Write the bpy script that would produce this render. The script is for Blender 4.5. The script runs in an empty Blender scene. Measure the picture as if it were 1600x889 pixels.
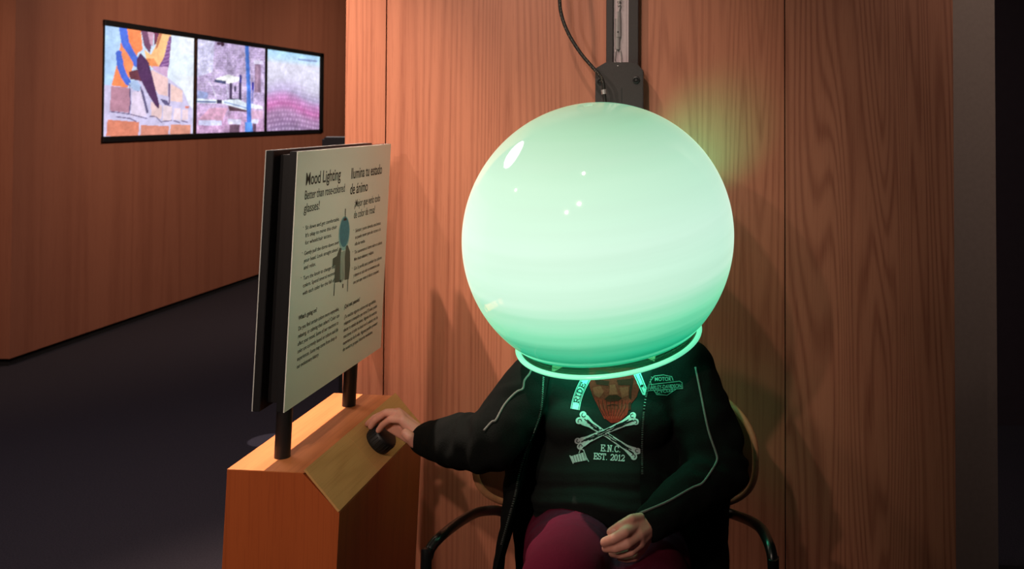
import bpy, bmesh, math, random
import numpy as np
from mathutils import Vector, Matrix, noise
from mathutils.bvhtree import BVHTree
random.seed(7)
SC = bpy.context.scene
COL = SC.collection
R = math.radians

# ------------------------------------------------------------------ camera
CAM_Z, PITCH, FOC = 1.6, R(1.4), 1500.0      # metres, upward pitch, focal length in pixels of a 1600 px frame
PPX, PPY = 1130.0, 144.0                     # principal point (lens shift)
cd = bpy.data.cameras.new('camera')
cam = bpy.data.objects.new('camera', cd); COL.objects.link(cam)
cam.location = (0, 0, CAM_Z); cam.rotation_euler = (R(90) + PITCH, 0, 0)
cd.sensor_width = 36; cd.lens = FOC / 1600 * 36
cd.shift_x = (800 - PPX) / 1600; cd.shift_y = (PPY - 444.5) / 1600
cd.clip_start = 0.05
cd.dof.use_dof = True; cd.dof.focus_distance = 2.25; cd.dof.aperture_fstop = 6.3
SC.camera = cam

# ------------------------------------------------------------------ world, lights, exposure
w = bpy.data.worlds.new('world'); SC.world = w; w.use_nodes = True
w.node_tree.nodes['Background'].inputs[0].default_value = (0.9, 0.72, 0.75, 1)
w.node_tree.nodes['Background'].inputs[1].default_value = 0.03
SC.view_settings.view_transform = 'Standard'
SC.view_settings.look = 'None'
SC.view_settings.exposure = 0.15
SC.view_settings.gamma = 1.0

def spot(name, loc, target, power, col, angle, blend=0.5, rad=0.05):
    l = bpy.data.lights.new(name, 'SPOT'); l.energy = power; l.color = col
    l.spot_size = R(angle); l.spot_blend = blend; l.shadow_soft_size = rad
    o = bpy.data.objects.new(name, l); COL.objects.link(o); o.location = loc
    o.rotation_euler = (Vector(target) - Vector(loc)).to_track_quat('-Z', 'Y').to_euler()
    return o
def area(name, loc, target, power, col, size):
    l = bpy.data.lights.new(name, 'AREA'); l.energy = power; l.color = col; l.shape = 'DISK'; l.size = size
    o = bpy.data.objects.new(name, l); COL.objects.link(o); o.location = loc
    o.rotation_euler = (Vector(target) - Vector(loc)).to_track_quat('-Z', 'Y').to_euler()
    return o
WARM = (1.0, 0.80, 0.66)
# ceiling track lamps; the track_spot places follow from the small highlights they leave on the globe
spot('track_spot', (-1.62, 2.46, 3.1), (-1.16, 2.64, 0.8), 560, WARM, 56, 1.0, 0.015)
spot('track_spot.001', (-1.0, 1.87, 3.1), (-0.55, 2.85, 1.75), 48, WARM, 56, 1.0, 0.03)
spot('track_spot.002', (-0.58, 1.05, 3.1), (-0.34, 2.85, 1.5), 44, WARM, 46, 1.0, 0.03)
spot('track_spot.003', (-0.87, -0.6, 3.1), (-1.0, 2.6, 1.05), 140, WARM, 46, 1.0, 0.05)
spot('track_spot.004', (-1.73, -1.42, 3.1), (-1.0, 2.6, 0.9), 140, WARM, 42, 1.0, 0.05)
spot('track_spot.005', (-3.36, 1.6, 3.1), (-0.9, 2.8, 1.0), 25, WARM, 90, 1.0, 0.03)
spot('pool_spot', (1.4, 1.2, 3.1), (0.85, 2.85, 1.95), 8, (1.0, 0.82, 0.70), 32, 0.2, 0.04)
spot('side_fill_spot', (1.5, 1.9, 3.1), (0.95, 3.3, 2.0), 42, (1.0, 0.86, 0.76), 84, 1.0, 0.05)  # added spot that brightens the grey return walls from above
spot('floor_spot', (-2.3, 4.3, 3.2), (-2.24, 4.78, 0), 300, (1.0, 0.9, 0.95), 3.6, 0.15, 0.004)  # narrow spot added to make the light patch on the carpet
spot('left_wall_spot', (-2.0, 7.2, 3.15), (-4.55, 8.4, 1.3), 200, WARM, 120, 1.0, 0.2)
spot('left_wall_spot.001', (-2.2, 10.2, 3.15), (-4.55, 11.3, 1.3), 90, WARM, 110, 1.0, 0.2)
spot('end_face_spot', (-4.6, 3.6, 3.1), (-4.9, 6.1, 1.0), 110, (1.0, 0.72, 0.5), 75, 1.0, 0.1)
area('hall_fill', (-2.8, 3.6, 3.25), (-2.8, 3.6, 0), 36, (1.0, 0.9, 0.96), 1.2)  # added ambient fill that lifts the dark carpet, not a known lamp

# ------------------------------------------------------------------ projection helper: photograph pixel + depth -> world point
def ray(px, py):
    u = (px - PPX) / FOC; v = (PPY - py) / FOC
    c, s = math.cos(PITCH), math.sin(PITCH)
    return Vector((u, c - v * s, s + v * c))
def at(px, py, Y):
    d = ray(px, py); return Vector((0, 0, CAM_Z)) + d * (Y / d.y)

# ------------------------------------------------------------------ materials
def newmat(name):
    m = bpy.data.materials.new(name); m.use_nodes = True
    return m, m.node_tree, m.node_tree.nodes['Principled BSDF']
def lin(r, g, b):
    f = lambda c: (c / 255 / 12.92) if c / 255 <= 0.04045 else ((c / 255 + 0.055) / 1.055) ** 2.4
    return (f(r), f(g), f(b), 1)
def N(nt, t, **k):
    n = nt.nodes.new(t)
    for a, b in k.items(): setattr(n, a, b)
    return n
def math_node(nt, op, a, b=None):
    n = N(nt, 'ShaderNodeMath', operation=op)
    for i, v in enumerate((a, b)):
        if v is None: continue
        if isinstance(v, (int, float)): n.inputs[i].default_value = v
        else: nt.links.new(v, n.inputs[i])
    return n.outputs[0]
def mixcol(nt, fac, a, b):
    n = N(nt, 'ShaderNodeMix', data_type='RGBA')
    for i, v in ((0, fac), (6, a), (7, b)):
        if isinstance(v, (int, float, tuple)): n.inputs[i].default_value = v
        else: nt.links.new(v, n.inputs[i])
    return n.outputs[2]
def tex_noise(nt, vec, scale, detail=3, rough=0.5, dist=0.0):
    n = N(nt, 'ShaderNodeTexNoise'); nt.links.new(vec, n.inputs['Vector'])
    n.inputs['Scale'].default_value = scale; n.inputs['Detail'].default_value = detail
    n.inputs['Roughness'].default_value = rough; n.inputs['Distortion'].default_value = dist
    return n.outputs['Fac']
def mapping(nt, scale, loc=(0, 0, 0)):
    tc = N(nt, 'ShaderNodeTexCoord'); mp = N(nt, 'ShaderNodeMapping')
    nt.links.new(tc.outputs['Object'], mp.inputs['Vector'])
    mp.inputs['Scale'].default_value = scale; mp.inputs['Location'].default_value = loc
    return mp.outputs[0]
def bump(nt, bsdf, h, strength, dist=0.002):
    b = N(nt, 'ShaderNodeBump'); b.inputs['Strength'].default_value = strength; b.inputs['Distance'].default_value = dist
    nt.links.new(h, b.inputs['Height']); nt.links.new(b.outputs[0], bsdf.inputs['Normal'])

def wood(name, light, dark, rings=26, ringamt=0.5, rough=0.42, stretch=0.07, sc=3.2, seed=0.0, grain='Z'):
    m, nt, b = newmat(name)
    def s(a, k): return (a, a, a * k) if grain == 'Z' else (a, a * k, a)
    v = mapping(nt, s(1, stretch), (seed, seed * 1.7, seed))
    A = tex_noise(nt, v, sc, 2, 0.45, 0.35)
    ring = math_node(nt, 'SINE', math_node(nt, 'MULTIPLY', A, rings * 6.283))
    ring = math_node(nt, 'MULTIPLY_ADD', ring, 0.5); nt.nodes[-1].inputs[2].default_value = 0.5
    ring = math_node(nt, 'POWER', ring, 2.2)
    v2 = mapping(nt, s(1, 0.018), (seed, 0, 0))
    pore = tex_noise(nt, v2, 260, 3, 0.6)
    pore = math_node(nt, 'GREATER_THAN', pore, 0.56)
    streak = tex_noise(nt, mapping(nt, s(1, 0.02), (seed, 1, 2)), 22, 4, 0.6)
    mott = tex_noise(nt, mapping(nt, s(1, 0.35), (3, seed, 0)), 2.6, 3, 0.5)
    f = math_node(nt, 'MULTIPLY', ring, ringamt)
    f = math_node(nt, 'ADD', f, math_node(nt, 'MULTIPLY', pore, 0.2))
    f = math_node(nt, 'ADD', f, math_node(nt, 'MULTIPLY', math_node(nt, 'SUBTRACT', streak, 0.45), 0.5))
    f = math_node(nt, 'ADD', f, math_node(nt, 'MULTIPLY', math_node(nt, 'SUBTRACT', mott, 0.5), 0.4))
    n = nt.nodes.new('ShaderNodeClamp'); nt.links.new(f, n.inputs[0])
    nt.links.new(mixcol(nt, n.outputs[0], light, dark), b.inputs['Base Color'])
    b.inputs['Roughness'].default_value = rough
    b.inputs['Specular IOR Level'].default_value = 0.35
    bump(nt, b, f, 0.12, 0.001)
    return m
def plain(name, col, rough=0.5, metal=0.0, nscale=0, namt=0.0, bumpamt=0.0, spec=0.4, sheen=0.0):
    m, nt, b = newmat(name)
    b.inputs['Base Color'].default_value = col; b.inputs['Roughness'].default_value = rough
    b.inputs['Metallic'].default_value = metal; b.inputs['Specular IOR Level'].default_value = spec
    if sheen: b.inputs['Sheen Weight'].default_value = sheen
    if nscale:
        v = mapping(nt, (1, 1, 1)); h = tex_noise(nt, v, nscale, 4, 0.6)
        d = tuple(max(0, c * (1 - namt)) for c in col[:3]) + (1,)
        e = tuple(min(1, c * (1 + namt)) for c in col[:3]) + (1,)
        nt.links.new(mixcol(nt, h, d, e), b.inputs['Base Color'])
        if bumpamt: bump(nt, b, h, bumpamt, 0.003)
    return m
M = {}
M['wall'] = wood('oak_veneer', lin(178, 112, 86), lin(130, 71, 52), 50, 0.36, 0.42, 0.028, 3.6, 0.0)
M['wall_b'] = wood('oak_veneer_cathedral', lin(168, 108, 84), lin(120, 66, 50), 46, 0.5, 0.4, 0.075, 3.4, 4.3)
M['wall_left'] = wood('cherry_veneer', lin(166, 102, 77), lin(124, 67, 49), 9, 0.2, 0.5, 0.05, 1.6, 2.0)
M['kiosk'] = wood('cherry_kiosk', lin(176, 86, 42), lin(134, 58, 25), 8, 0.25, 0.45, 0.05, 4, 9.0)
M['kiosk_top'] = wood('cherry_kiosk_top', lin(208, 126, 76), lin(168, 90, 48), 9, 0.3, 0.4, 0.08, 6, 5.0, 'Y')
M['board'] = wood('pale_maple_board', lin(198, 150, 92), lin(164, 116, 62), 10, 0.3, 0.5, 0.08, 7, 1.0, 'Y')
M['plywood'] = wood('chair_plywood', lin(120, 74, 52), lin(80, 46, 32), 12, 0.3, 0.4, 0.1, 6, 3.0)
M['ply_edge'] = plain('plywood_edge', lin(226, 158, 112), 0.5, 0, 60, 0.2)
M['black'] = plain('black_powder_coat', lin(26, 24, 25), 0.45, 0, 200, 0.2, 0.05)
M['black_gloss'] = plain('black_tube', lin(16, 16, 16), 0.3, 0.0, spec=0.6)
M['black_rail'] = plain('black_rail', lin(44, 38, 38), 0.5, 0.0, 150, 0.25, 0.1)
M['rubber'] = plain('black_knob', lin(20, 20, 21), 0.5, 0, 120, 0.2)
M['steel'] = plain('brushed_steel', lin(190, 182, 182), 0.4, 0.6, 90, 0.15)
M['channel'] = plain('anodised_channel', lin(172, 156, 160), 0.5, 0.2, 90, 0.1)
M['carpet'] = plain('carpet', lin(52, 47, 52), 0.95, 0, 170, 0.8, 0.8, 0.1)
M['dark_base'] = plain('dark_reveal', lin(22, 18, 20), 0.8)
M['ceiling'] = plain('dark_ceiling', lin(40, 36, 36), 0.9, 0, 5, 0.1)
M['grey_wall'] = plain('grey_wall', lin(146, 126, 116), 0.9, 0, 60, 0.15, 0.1)
M['plum_wall'] = plain('dark_wall', lin(52, 40, 46), 0.9, 0, 20, 0.2)
M['sign_face'] = plain('sign_print_sheet', lin(238, 238, 226), 0.38, 0, 4, 0.03, spec=0.45)
M['sign_edge'] = plain('acrylic_edge', lin(205, 205, 200), 0.3)
M['ink'] = plain('dark_green_ink', lin(36, 46, 40), 0.6)
M['ink_soft'] = plain('grey_ink', lin(86, 98, 88), 0.6)
M['ink_pale'] = plain('pale_grey_ink', lin(176, 186, 174), 0.6)
M['ink_teal'] = plain('teal_ink', lin(38, 138, 158), 0.5, 0, 90, 0.35)
M['ink_halo'] = plain('pale_teal_ink', lin(160, 206, 204), 0.6)
M['skin'] = plain('skin', lin(214, 150, 132), 0.5, 0, 45, 0.18, 0.1)
M['skin'].node_tree.nodes['Principled BSDF'].inputs['Subsurface Weight'].default_value = 0.15
M['skin'].node_tree.nodes['Principled BSDF'].inputs['Subsurface Radius'].default_value = (0.012, 0.004, 0.002)
M['nail'] = plain('fingernail', lin(216, 160, 150), 0.25)
M['hair'] = plain('hair', lin(92, 74, 62), 0.6, 0, 150, 0.4, 0.5)
M['eye'] = plain('eye', lin(230, 226, 220), 0.2)
M['jacket'] = plain('black_fleece', lin(17, 18, 17), 0.95, 0, 320, 0.5, 0.5, 0.06)
M['shirt'] = plain('black_cotton', lin(24, 26, 25), 0.9, 0, 240, 0.3, 0.2, 0.08)
M['trousers'] = plain('maroon_trousers', lin(86, 20, 40), 0.95, 0, 380, 0.35, 0.4, 0.06)
M['piping'] = plain('grey_piping', lin(96, 94, 90), 0.7, 0, 200, 0.2)
M['zip'] = plain('dark_zip_teeth', lin(92, 96, 92), 0.4, 0.5)
M['thread'] = plain('grey_embroidery', lin(104, 116, 110), 0.8, spec=0.05)
M['print_white'] = plain('white_shirt_print', lin(170, 172, 176), 0.8, 0, 250, 0.4, spec=0.05)
M['print_grey'] = plain('grey_shirt_print', lin(120, 118, 128), 0.8, 0, 250, 0.4, spec=0.05)
M['print_black'] = plain('black_shirt_print', lin(22, 24, 24), 0.85, spec=0.05)
M['print_red'] = plain('red_brown_shirt_print', lin(128, 26, 22), 0.85, 0, 260, 0.75, spec=0.05)
M['print_red_dark'] = plain('dark_red_shirt_print', lin(70, 18, 15), 0.85, 0, 260, 0.6, spec=0.05)
M['print_red_light'] = plain('light_red_shirt_print', lin(150, 40, 33), 0.85, 0, 260, 0.6, spec=0.05)
M['leather'] = plain('black_leather', lin(24, 22, 22), 0.4)
M['cable'] = plain('braided_cable', lin(30, 28, 26), 0.6)
M['fleck'] = plain('cable_fleck', lin(150, 130, 112), 0.6)

# glowing globe: an acrylic lamp, lit from LEDs near its mouth, so its own light is greener there and banded in rings
def globe_mat():
    m, nt, b = newmat('glowing_acrylic')
    tc = N(nt, 'ShaderNodeTexCoord'); sep = N(nt, 'ShaderNodeSeparateXYZ')
    nt.links.new(tc.outputs['Object'], sep.inputs[0])
    z = math_node(nt, 'MULTIPLY_ADD', sep.outputs[2], 1 / 0.64); nt.nodes[-1].inputs[2].default_value = 0.5
    band = tex_noise(nt, mapping(nt, (0.35, 0.35, 9.0)), 3.2, 3, 0.55)
    zz = math_node(nt, 'ADD', z, math_node(nt, 'MULTIPLY', math_node(nt, 'SUBTRACT', band, 0.5), 0.09))
    cr = N(nt, 'ShaderNodeValToRGB'); nt.links.new(zz, cr.inputs[0])
    e = cr.color_ramp.elements
    stops = [(0.0, lin(6, 96, 66)), (0.115, lin(8, 140, 98)), (0.165, lin(12, 148, 104)), (0.21, lin(44, 172, 126)), (0.30, lin(112, 204, 160)),
             (0.42, lin(176, 217, 193)), (0.6, lin(181, 217, 197)), (0.8, lin(160, 204, 178)), (0.95, lin(112, 172, 138)), (1.0, lin(88, 146, 112))]
    e[0].position, e[0].color = stops[0]; e[1].position, e[1].color = stops[-1]
    for p, c in stops[1:-1]:
        k = e.new(p); k.color = c
    nt.links.new(cr.outputs[0], b.inputs['Emission Color']); nt.links.new(math_node(nt, 'ADD', math_node(nt, 'MULTIPLY', band, 0.22), 1.0), b.inputs['Emission Strength'])
    b.inputs['Base Color'].default_value = (0.36, 0.40, 0.37, 1); b.inputs['Roughness'].default_value = 0.05
    b.inputs['Specular IOR Level'].default_value = 0.5
    return m
M['globe'] = globe_mat()
m, nt, b = newmat('glowing_lip'); b.inputs['Base Color'].default_value = lin(180, 240, 210)
b.inputs['Emission Color'].default_value = lin(112, 232, 182); b.inputs['Emission Strength'].default_value = 0.85; b.inputs['Roughness'].default_value = 0.2
M['lip'] = m
m, nt, b = newmat('clear_collar'); b.inputs['Base Color'].default_value = lin(70, 140, 105); b.inputs['Roughness'].default_value = 0.1
tr = N(nt, 'ShaderNodeBsdfTransparent'); tr.inputs[0].default_value = (0.75, 0.95, 0.85, 1)
mx = N(nt, 'ShaderNodeMixShader'); mx.inputs[0].default_value = 0.3
out = nt.nodes['Material Output']
nt.links.new(tr.outputs[0], mx.inputs[1]); nt.links.new(b.outputs[0], mx.inputs[2]); nt.links.new(mx.outputs[0], out.inputs[0])
M['collar'] = m
def screen_mat():
    m, nt, b = newmat('video_picture')
    a = N(nt, 'ShaderNodeAttribute'); a.attribute_name = 'picture'
    nt.links.new(a.outputs['Color'], b.inputs['Emission Color']); b.inputs['Emission Strength'].default_value = 1.0
    b.inputs['Base Color'].default_value = (0.01, 0.01, 0.01, 1); b.inputs['Roughness'].default_value = 0.3
    return m
M['screen'] = screen_mat()

# ------------------------------------------------------------------ object helpers
def tag(o, label=None, cat=None, group=None, kind=None):
    if label: o['label'] = label
    if cat: o['category'] = cat
    if group: o['group'] = group
    if kind: o['kind'] = kind
    return o
def thing(name, label, cat, loc, group=None):
    o = bpy.data.objects.new(name, None); COL.objects.link(o); o.location = loc; o.empty_display_size = 0.1
    return tag(o, label, cat, group)
ORG = {}
def link(name, me, mat, parent=None, smooth=False, auto=None):
    o = bpy.data.objects.new(name, me); COL.objects.link(o)
    if mat is not None:
        for mm in (mat if isinstance(mat, list) else [mat]): me.materials.append(mm)
    if parent is not None:
        o.parent = parent
        if parent.type == 'EMPTY': o.matrix_parent_inverse = Matrix.Translation(-parent.location)   # mesh parts already sit at the world origin
    if smooth:
        me.polygons.foreach_set('use_smooth', [True] * len(me.polygons))
        if auto: me.set_sharp_from_angle(angle=R(auto))
    return o
def build(name, bm, mat, parent=None, smooth=False, auto=None, recalc=True):
    if recalc: bmesh.ops.recalc_face_normals(bm, faces=bm.faces)
    me = bpy.data.meshes.new(name); bm.to_mesh(me); bm.free()
    return link(name, me, mat, parent, smooth, auto)
def add_box(bm, lo, hi, bevel=0.0):
    vs = [bm.verts.new((x, y, z)) for x in (lo[0], hi[0]) for y in (lo[1], hi[1]) for z in (lo[2], hi[2])]
    fs = []
    for f in ((0, 1, 3, 2), (4, 6, 7, 5), (0, 4, 5, 1), (2, 3, 7, 6), (0, 2, 6, 4), (1, 5, 7, 3)):
        fs.append(bm.faces.new([vs[i] for i in f]))
    if bevel:
        es = list({e for f in fs for e in f.edges})
        bmesh.ops.bevel(bm, geom=es, offset=bevel, segments=2, affect='EDGES', profile=0.5)
    return vs
def box(name, lo, hi, mat, parent=None, bevel=0.0):
    bm = bmesh.new(); add_box(bm, lo, hi, bevel); return build(name, bm, mat, parent)
def frame_of(d):
    d = d.normalized(); a = Vector((0, 0, 1)) if abs(d.z) < 0.9 else Vector((1, 0, 0))
    u = d.cross(a).normalized(); return u, d.cross(u).normalized()
def add_tube(bm, pts, r, seg=10, cap=True):
    pts = [Vector(p) for p in pts]; rings = []
    u = None
    for i, p in enumerate(pts):
        d = (pts[min(i + 1, len(pts) - 1)] - pts[max(i - 1, 0)]).normalized()
        if u is None: u, v = frame_of(d)
        else:
            u = (u - d * u.dot(d)).normalized(); v = d.cross(u).normalized()
        rr = r[i] if isinstance(r, (list, tuple)) else r
        rings.append([bm.verts.new(p + (u * math.cos(t) + v * math.sin(t)) * rr) for t in [2 * math.pi * k / seg for k in range(seg)]])
    for a, b in zip(rings, rings[1:]):
        for k in range(seg): bm.faces.new((a[k], a[(k + 1) % seg], b[(k + 1) % seg], b[k]))
    if cap: bm.faces.new(rings[0][::-1]); bm.faces.new(rings[-1])
def catmull(pts, n=8):
    pts = [Vector(p) for p in pts]; out = []
    for i in range(len(pts) - 1):
        p0, p1, p2, p3 = pts[max(i - 1, 0)], pts[i], pts[i + 1], pts[min(i + 2, len(pts) - 1)]
        for k in range(n):
            t = k / n
            out.append(0.5 * ((2 * p1) + (p2 - p0) * t + (2 * p0 - 5 * p1 + 4 * p2 - p3) * t * t + (3 * p1 - p0 - 3 * p2 + p3) * t ** 3))
    out.append(pts[-1]); return out
def add_lathe(bm, prof, seg=48, mat=None, close_start=False, close_end=False):
    rings = []
    for r, z in prof:
        if r < 1e-6: rings.append([bm.verts.new((0, 0, z))])
        else: rings.append([bm.verts.new((r * math.cos(2 * math.pi * k / seg), r * math.sin(2 * math.pi * k / seg), z)) for k in range(seg)])
    for a, b in zip(rings, rings[1:]):
        for k in range(seg):
            k2 = (k + 1) % seg
            if len(a) == 1: bm.faces.new((a[0], b[k], b[k2]))
            elif len(b) == 1: bm.faces.new((a[k], a[k2], b[0]))
            else: bm.faces.new((a[k], a[k2], b[k2], b[k]))
    if close_start and len(rings[0]) > 1: bm.faces.new(rings[0])
    if close_end and len(rings[-1]) > 1: bm.faces.new(rings[-1])
    if mat is not None: bmesh.ops.transform(bm, matrix=mat, verts=[v for ring in rings for v in ring])
def prism(bm, poly, y0, y1, f):
    """polygon of (x, z) extruded from depth y0 to y1; f maps local (x, y, z) to world"""
    a = [bm.verts.new(f(x, y0, z)) for x, z in poly]; b = [bm.verts.new(f(x, y1, z)) for x, z in poly]
    bm.faces.new(a); bm.faces.new(b[::-1])
    n = len(poly)
    for i in range(n): bm.faces.new((a[i], b[i], b[(i + 1) % n], a[(i + 1) % n]))
def axis_mat(origin, z, xhint=(1, 0, 0)):
    z = Vector(z).normalized(); x = Vector(xhint); x = (x - z * x.dot(z)).normalized(); y = z.cross(x)
    m = Matrix((x, y, z)).transposed().to_4x4(); m.translation = Vector(origin); return m

# organic shapes: tapered capsules and ellipsoids fused by a voxel remesh
SPH = None
def sphere_pts(c, r, n=2):
    global SPH
    if SPH is None:
        b = bmesh.new(); bmesh.ops.create_icosphere(b, subdivisions=3, radius=1); SPH = [v.co.copy() for v in b.verts]; b.free()
    r = (r, r, r) if isinstance(r, (int, float)) else r
    return [Vector(c) + Vector((p.x * r[0], p.y * r[1], p.z * r[2])) for p in SPH]
def hull(bm, pts):
    b = bmesh.new()
    for p in pts: b.verts.new(p)
    r = bmesh.ops.convex_hull(b, input=b.verts)
    bmesh.ops.delete(b, geom=[g for g in r['geom_interior'] if isinstance(g, bmesh.types.BMVert)], context='VERTS')
    me = bpy.data.meshes.new('tmp'); b.to_mesh(me); b.free(); bm.from_mesh(me); bpy.data.meshes.remove(me)
def cap(bm, *prs):
    """fuse consecutive (point, radius) pairs into tapered capsules"""
    for (p, r), (q, s) in zip(prs, prs[1:]): hull(bm, sphere_pts(p, r) + sphere_pts(q, s))
def fuse(bm, voxel, smooth=6, factor=0.5):
    me = bpy.data.meshes.new('tmp'); bm.to_mesh(me); bm.free()
    o = bpy.data.objects.new('tmp', me); COL.objects.link(o)
    md = o.modifiers.new('r', 'REMESH'); md.mode = 'VOXEL'; md.voxel_size = voxel
    sm = o.modifiers.new('s', 'SMOOTH'); sm.iterations = smooth; sm.factor = factor
    dg = bpy.context.evaluated_depsgraph_get(); dg.update()
    r = bpy.data.meshes.new_from_object(o.evaluated_get(dg))
    bpy.data.objects.remove(o); bpy.data.meshes.remove(me)
    return r
def wrinkle(me, fn):
    nrm = [v.normal.copy() for v in me.vertices]
    for v, n in zip(me.vertices, nrm): v.co += n * fn(v.co)
    me.update()
def bvh_of(me):
    return BVHTree.FromPolygons([v.co for v in me.vertices], [p.vertices[:] for p in me.polygons])
def text_tris(s, bold=0.0):
    c = bpy.data.curves.new('t', 'FONT'); c.body = s; c.size = 1.0; c.offset = bold; c.resolution_u = 5
    c.fill_mode = 'FRONT'
    o = bpy.data.objects.new('t', c); COL.objects.link(o)
    dg = bpy.context.evaluated_depsgraph_get(); dg.update()
    me = bpy.data.meshes.new_from_object(o.evaluated_get(dg))
    v = [(p.co.x, p.co.y) for p in me.vertices]; f = [tuple(p.vertices) for p in me.polygons]
    bpy.data.objects.remove(o); bpy.data.curves.remove(c); bpy.data.meshes.remove(me)
    return v, f

# ================================================================== THE SETTING
CEIL = 3.3
tag(box('floor', (-9, -3.5, -0.05), (6, 15, 0), M['carpet']), kind='structure')
tag(box('ceiling', (-9, -3.5, CEIL), (6, 15, CEIL + 0.1), M['ceiling']), kind='structure')
# veneered wall behind the chair: core and veneer panels with open joints
WY = 2.85
xl, xr = at(538, 300, WY).x, at(1490.5, 300, WY).x
seams = [at(600, 500, WY).x, at(1226.5, 300, WY).x]
wall = tag(box('wall_back', (xl + 0.004, WY + 0.018, 0), (xr - 0.004, WY + 0.22, CEIL), M['dark_base']), kind='structure')
edges = [xl] + seams + [xr]
for i in range(3):
    g = 0.0016
    lo, hi = edges[i] + (g if i else 0), edges[i + 1] - (g if i < 2 else 0)
    p = box('veneer_panel' if i == 0 else 'veneer_panel.%03d' % i, (lo, WY, 0.06), (hi, WY + 0.018, CEIL), M['wall'] if i < 2 else M['wall_b'], wall, 0.0008)
box('end_panel', (xl - 0.0, WY + 0.0185, 0.06), (xl + 0.0045, WY + 0.22, CEIL), M['wall'], wall)
box('base_reveal', (xl + 0.01, WY + 0.006, 0), (xr - 0.01, WY + 0.018, 0.06), M['dark_base'], wall)
# left gallery wall, its near end turned towards us
LX = -4.55
ly0 = at(20, 300, 1).y and LX * FOC / (22 - PPX)
tag(box('wall_left', (-9, ly0, 0.05), (LX, 15, CEIL), M['wall_left']), kind='structure')
tag(box('baseboard_left', (-9, ly0 + 0.02, 0), (LX - 0.02, 15, 0.05), M['dark_base']), kind='structure')
tag(box('wall_side', (-9.1, -3.5, 0), (-9.0, ly0 + 0.3, CEIL), M['plum_wall']), kind='structure')
tag(box('wall_far', (LX, 14.6, 0), (6, 14.8, CEIL), M['plum_wall']), kind='structure')
# grey return walls at the right and darkness beyond
tag(box('wall_right', (0.5, 3.30, 0), (at(1541, 300, 3.3).x, 3.36, CEIL), M['grey_wall']), kind='structure')
tag(box('trim_1', (0.5, 3.42, 0), (at(1556, 300, 3.42).x, 3.46, CEIL), M['grey_wall']), kind='structure')
tag(box('wall_right_far', (0.6, 5.0, 0), (5.5, 5.1, CEIL), M['plum_wall']), kind='structure')

# ---- three video screens in a black frame on the left wall
TZ0, TZ1 = 1.405, 2.305
ty0, ty1 = -LX * FOC / (PPX - 158.5), -LX * FOC / (PPX - 503)
bm = bmesh.new()
for lo, hi in (((LX, ty0, TZ0), (LX + 0.02, ty1, TZ0 + 0.04)), ((LX, ty0, TZ1 - 0.042), (LX + 0.02, ty1, TZ1)),
               ((LX, ty1 - 0.08, TZ0), (LX + 0.02, ty1, TZ1))):
    add_box(bm, lo, hi, 0.002)
tag(build('trim_2', bm, M['black']), kind='structure')
def paint(nx, ny, fn): return fn(nx, ny)
class Canvas:
    """a small raster in crop coordinates; colours become a vertex attribute on the flat screen mesh"""
    def __init__(s, nx, ny, corners):
        s.nx, s.ny = nx, ny
        S, T = np.meshgrid(np.linspace(0, 1, nx), np.linspace(0, 1, ny))   # T = 0 at the bottom
        (x0, yt0, yb0), (x1, yt1, yb1) = corners                            # left edge x, top y, bottom y ; right edge
        s.X = x0 + (x1 - x0) * S
        top = yt0 + (yt1 - yt0) * S; bot = yb0 + (yb1 - yb0) * S
        s.Y = bot + (top - bot) * T
        s.S, s.T = S, T
        s.C = np.zeros((ny, nx, 3))
    def fill(s, c, k=1.0): s.C[:] = np.array(c) / 255
    def mask(s, poly):
        ins = np.zeros(s.X.shape, bool); n = len(poly)
        for i in range(n):
            (xa, ya), (xb, yb) = poly[i], poly[(i + 1) % n]
            if ya == yb: continue
            t = ((ya > s.Y) != (yb > s.Y)) & (s.X < (xb - xa) * (s.Y - ya) / (yb - ya) + xa)
            ins ^= t
        return ins
    def poly(s, p, c): s.C[s.mask(p)] = np.array(c) / 255
    def rect(s, x0, y0, x1, y1, c): s.poly([(x0, y0), (x1, y0 + 2), (x1 - 2, y1), (x0 + 2, y1)], c)
    def line(s, pts, wd, c):
        for (xa, ya), (xb, yb) in zip(pts, pts[1:]):
            L = math.hypot(xb - xa, yb - ya) + 1e-6
            t = np.clip(((s.X - xa) * (xb - xa) + (s.Y - ya) * (yb - ya)) / L ** 2, 0, 1)
            d = np.hypot(s.X - xa - t * (xb - xa), s.Y - ya - t * (yb - ya))
            s.C[d < wd / 2] = np.array(c) / 255
    def noise(s, amt, seed):
        r = np.random.RandomState(seed); s.C = np.clip(s.C + r.normal(0, amt, s.C.shape[:2])[..., None], 0, 1)
cv1 = Canvas(150, 170, ((45, 85, 828), (640, 165, 798)))
a = (cv1.X - 45) / 595
cv1.C[:] = np.stack([0.70 + 0.24 * a, 0.83 + 0.12 * a, 0.98 + 0 * a], -1)
cv1.poly([(455, 230), (640, 280), (640, 420), (520, 400)], (226, 236, 246))
cv1.poly([(150, 95), (262, 112), (275, 240), (245, 265), (200, 400), (185, 500), (85, 492), (100, 420), (118, 330), (132, 240)], (248, 142, 92))
cv1.line([(150, 100), (165, 200), (200, 270), (240, 335)], 48, (84, 116, 222))
cv1.line([(128, 270), (138, 360), (160, 420), (185, 462)], 40, (78, 110, 214))
cv1.poly([(150, 225), (175, 260), (215, 330), (190, 400), (160, 340), (143, 280)], (250, 150, 100))
cv1.poly([(262, 112), (350, 120), (335, 200), (322, 268), (285, 215)], (120, 78, 108))
cv1.poly([(305, 120), (350, 122), (340, 220), (322, 200)], (205, 160, 185))
cv1.poly([(348, 122), (385, 128), (372, 190), (352, 210)], (120, 62, 88))
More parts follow.
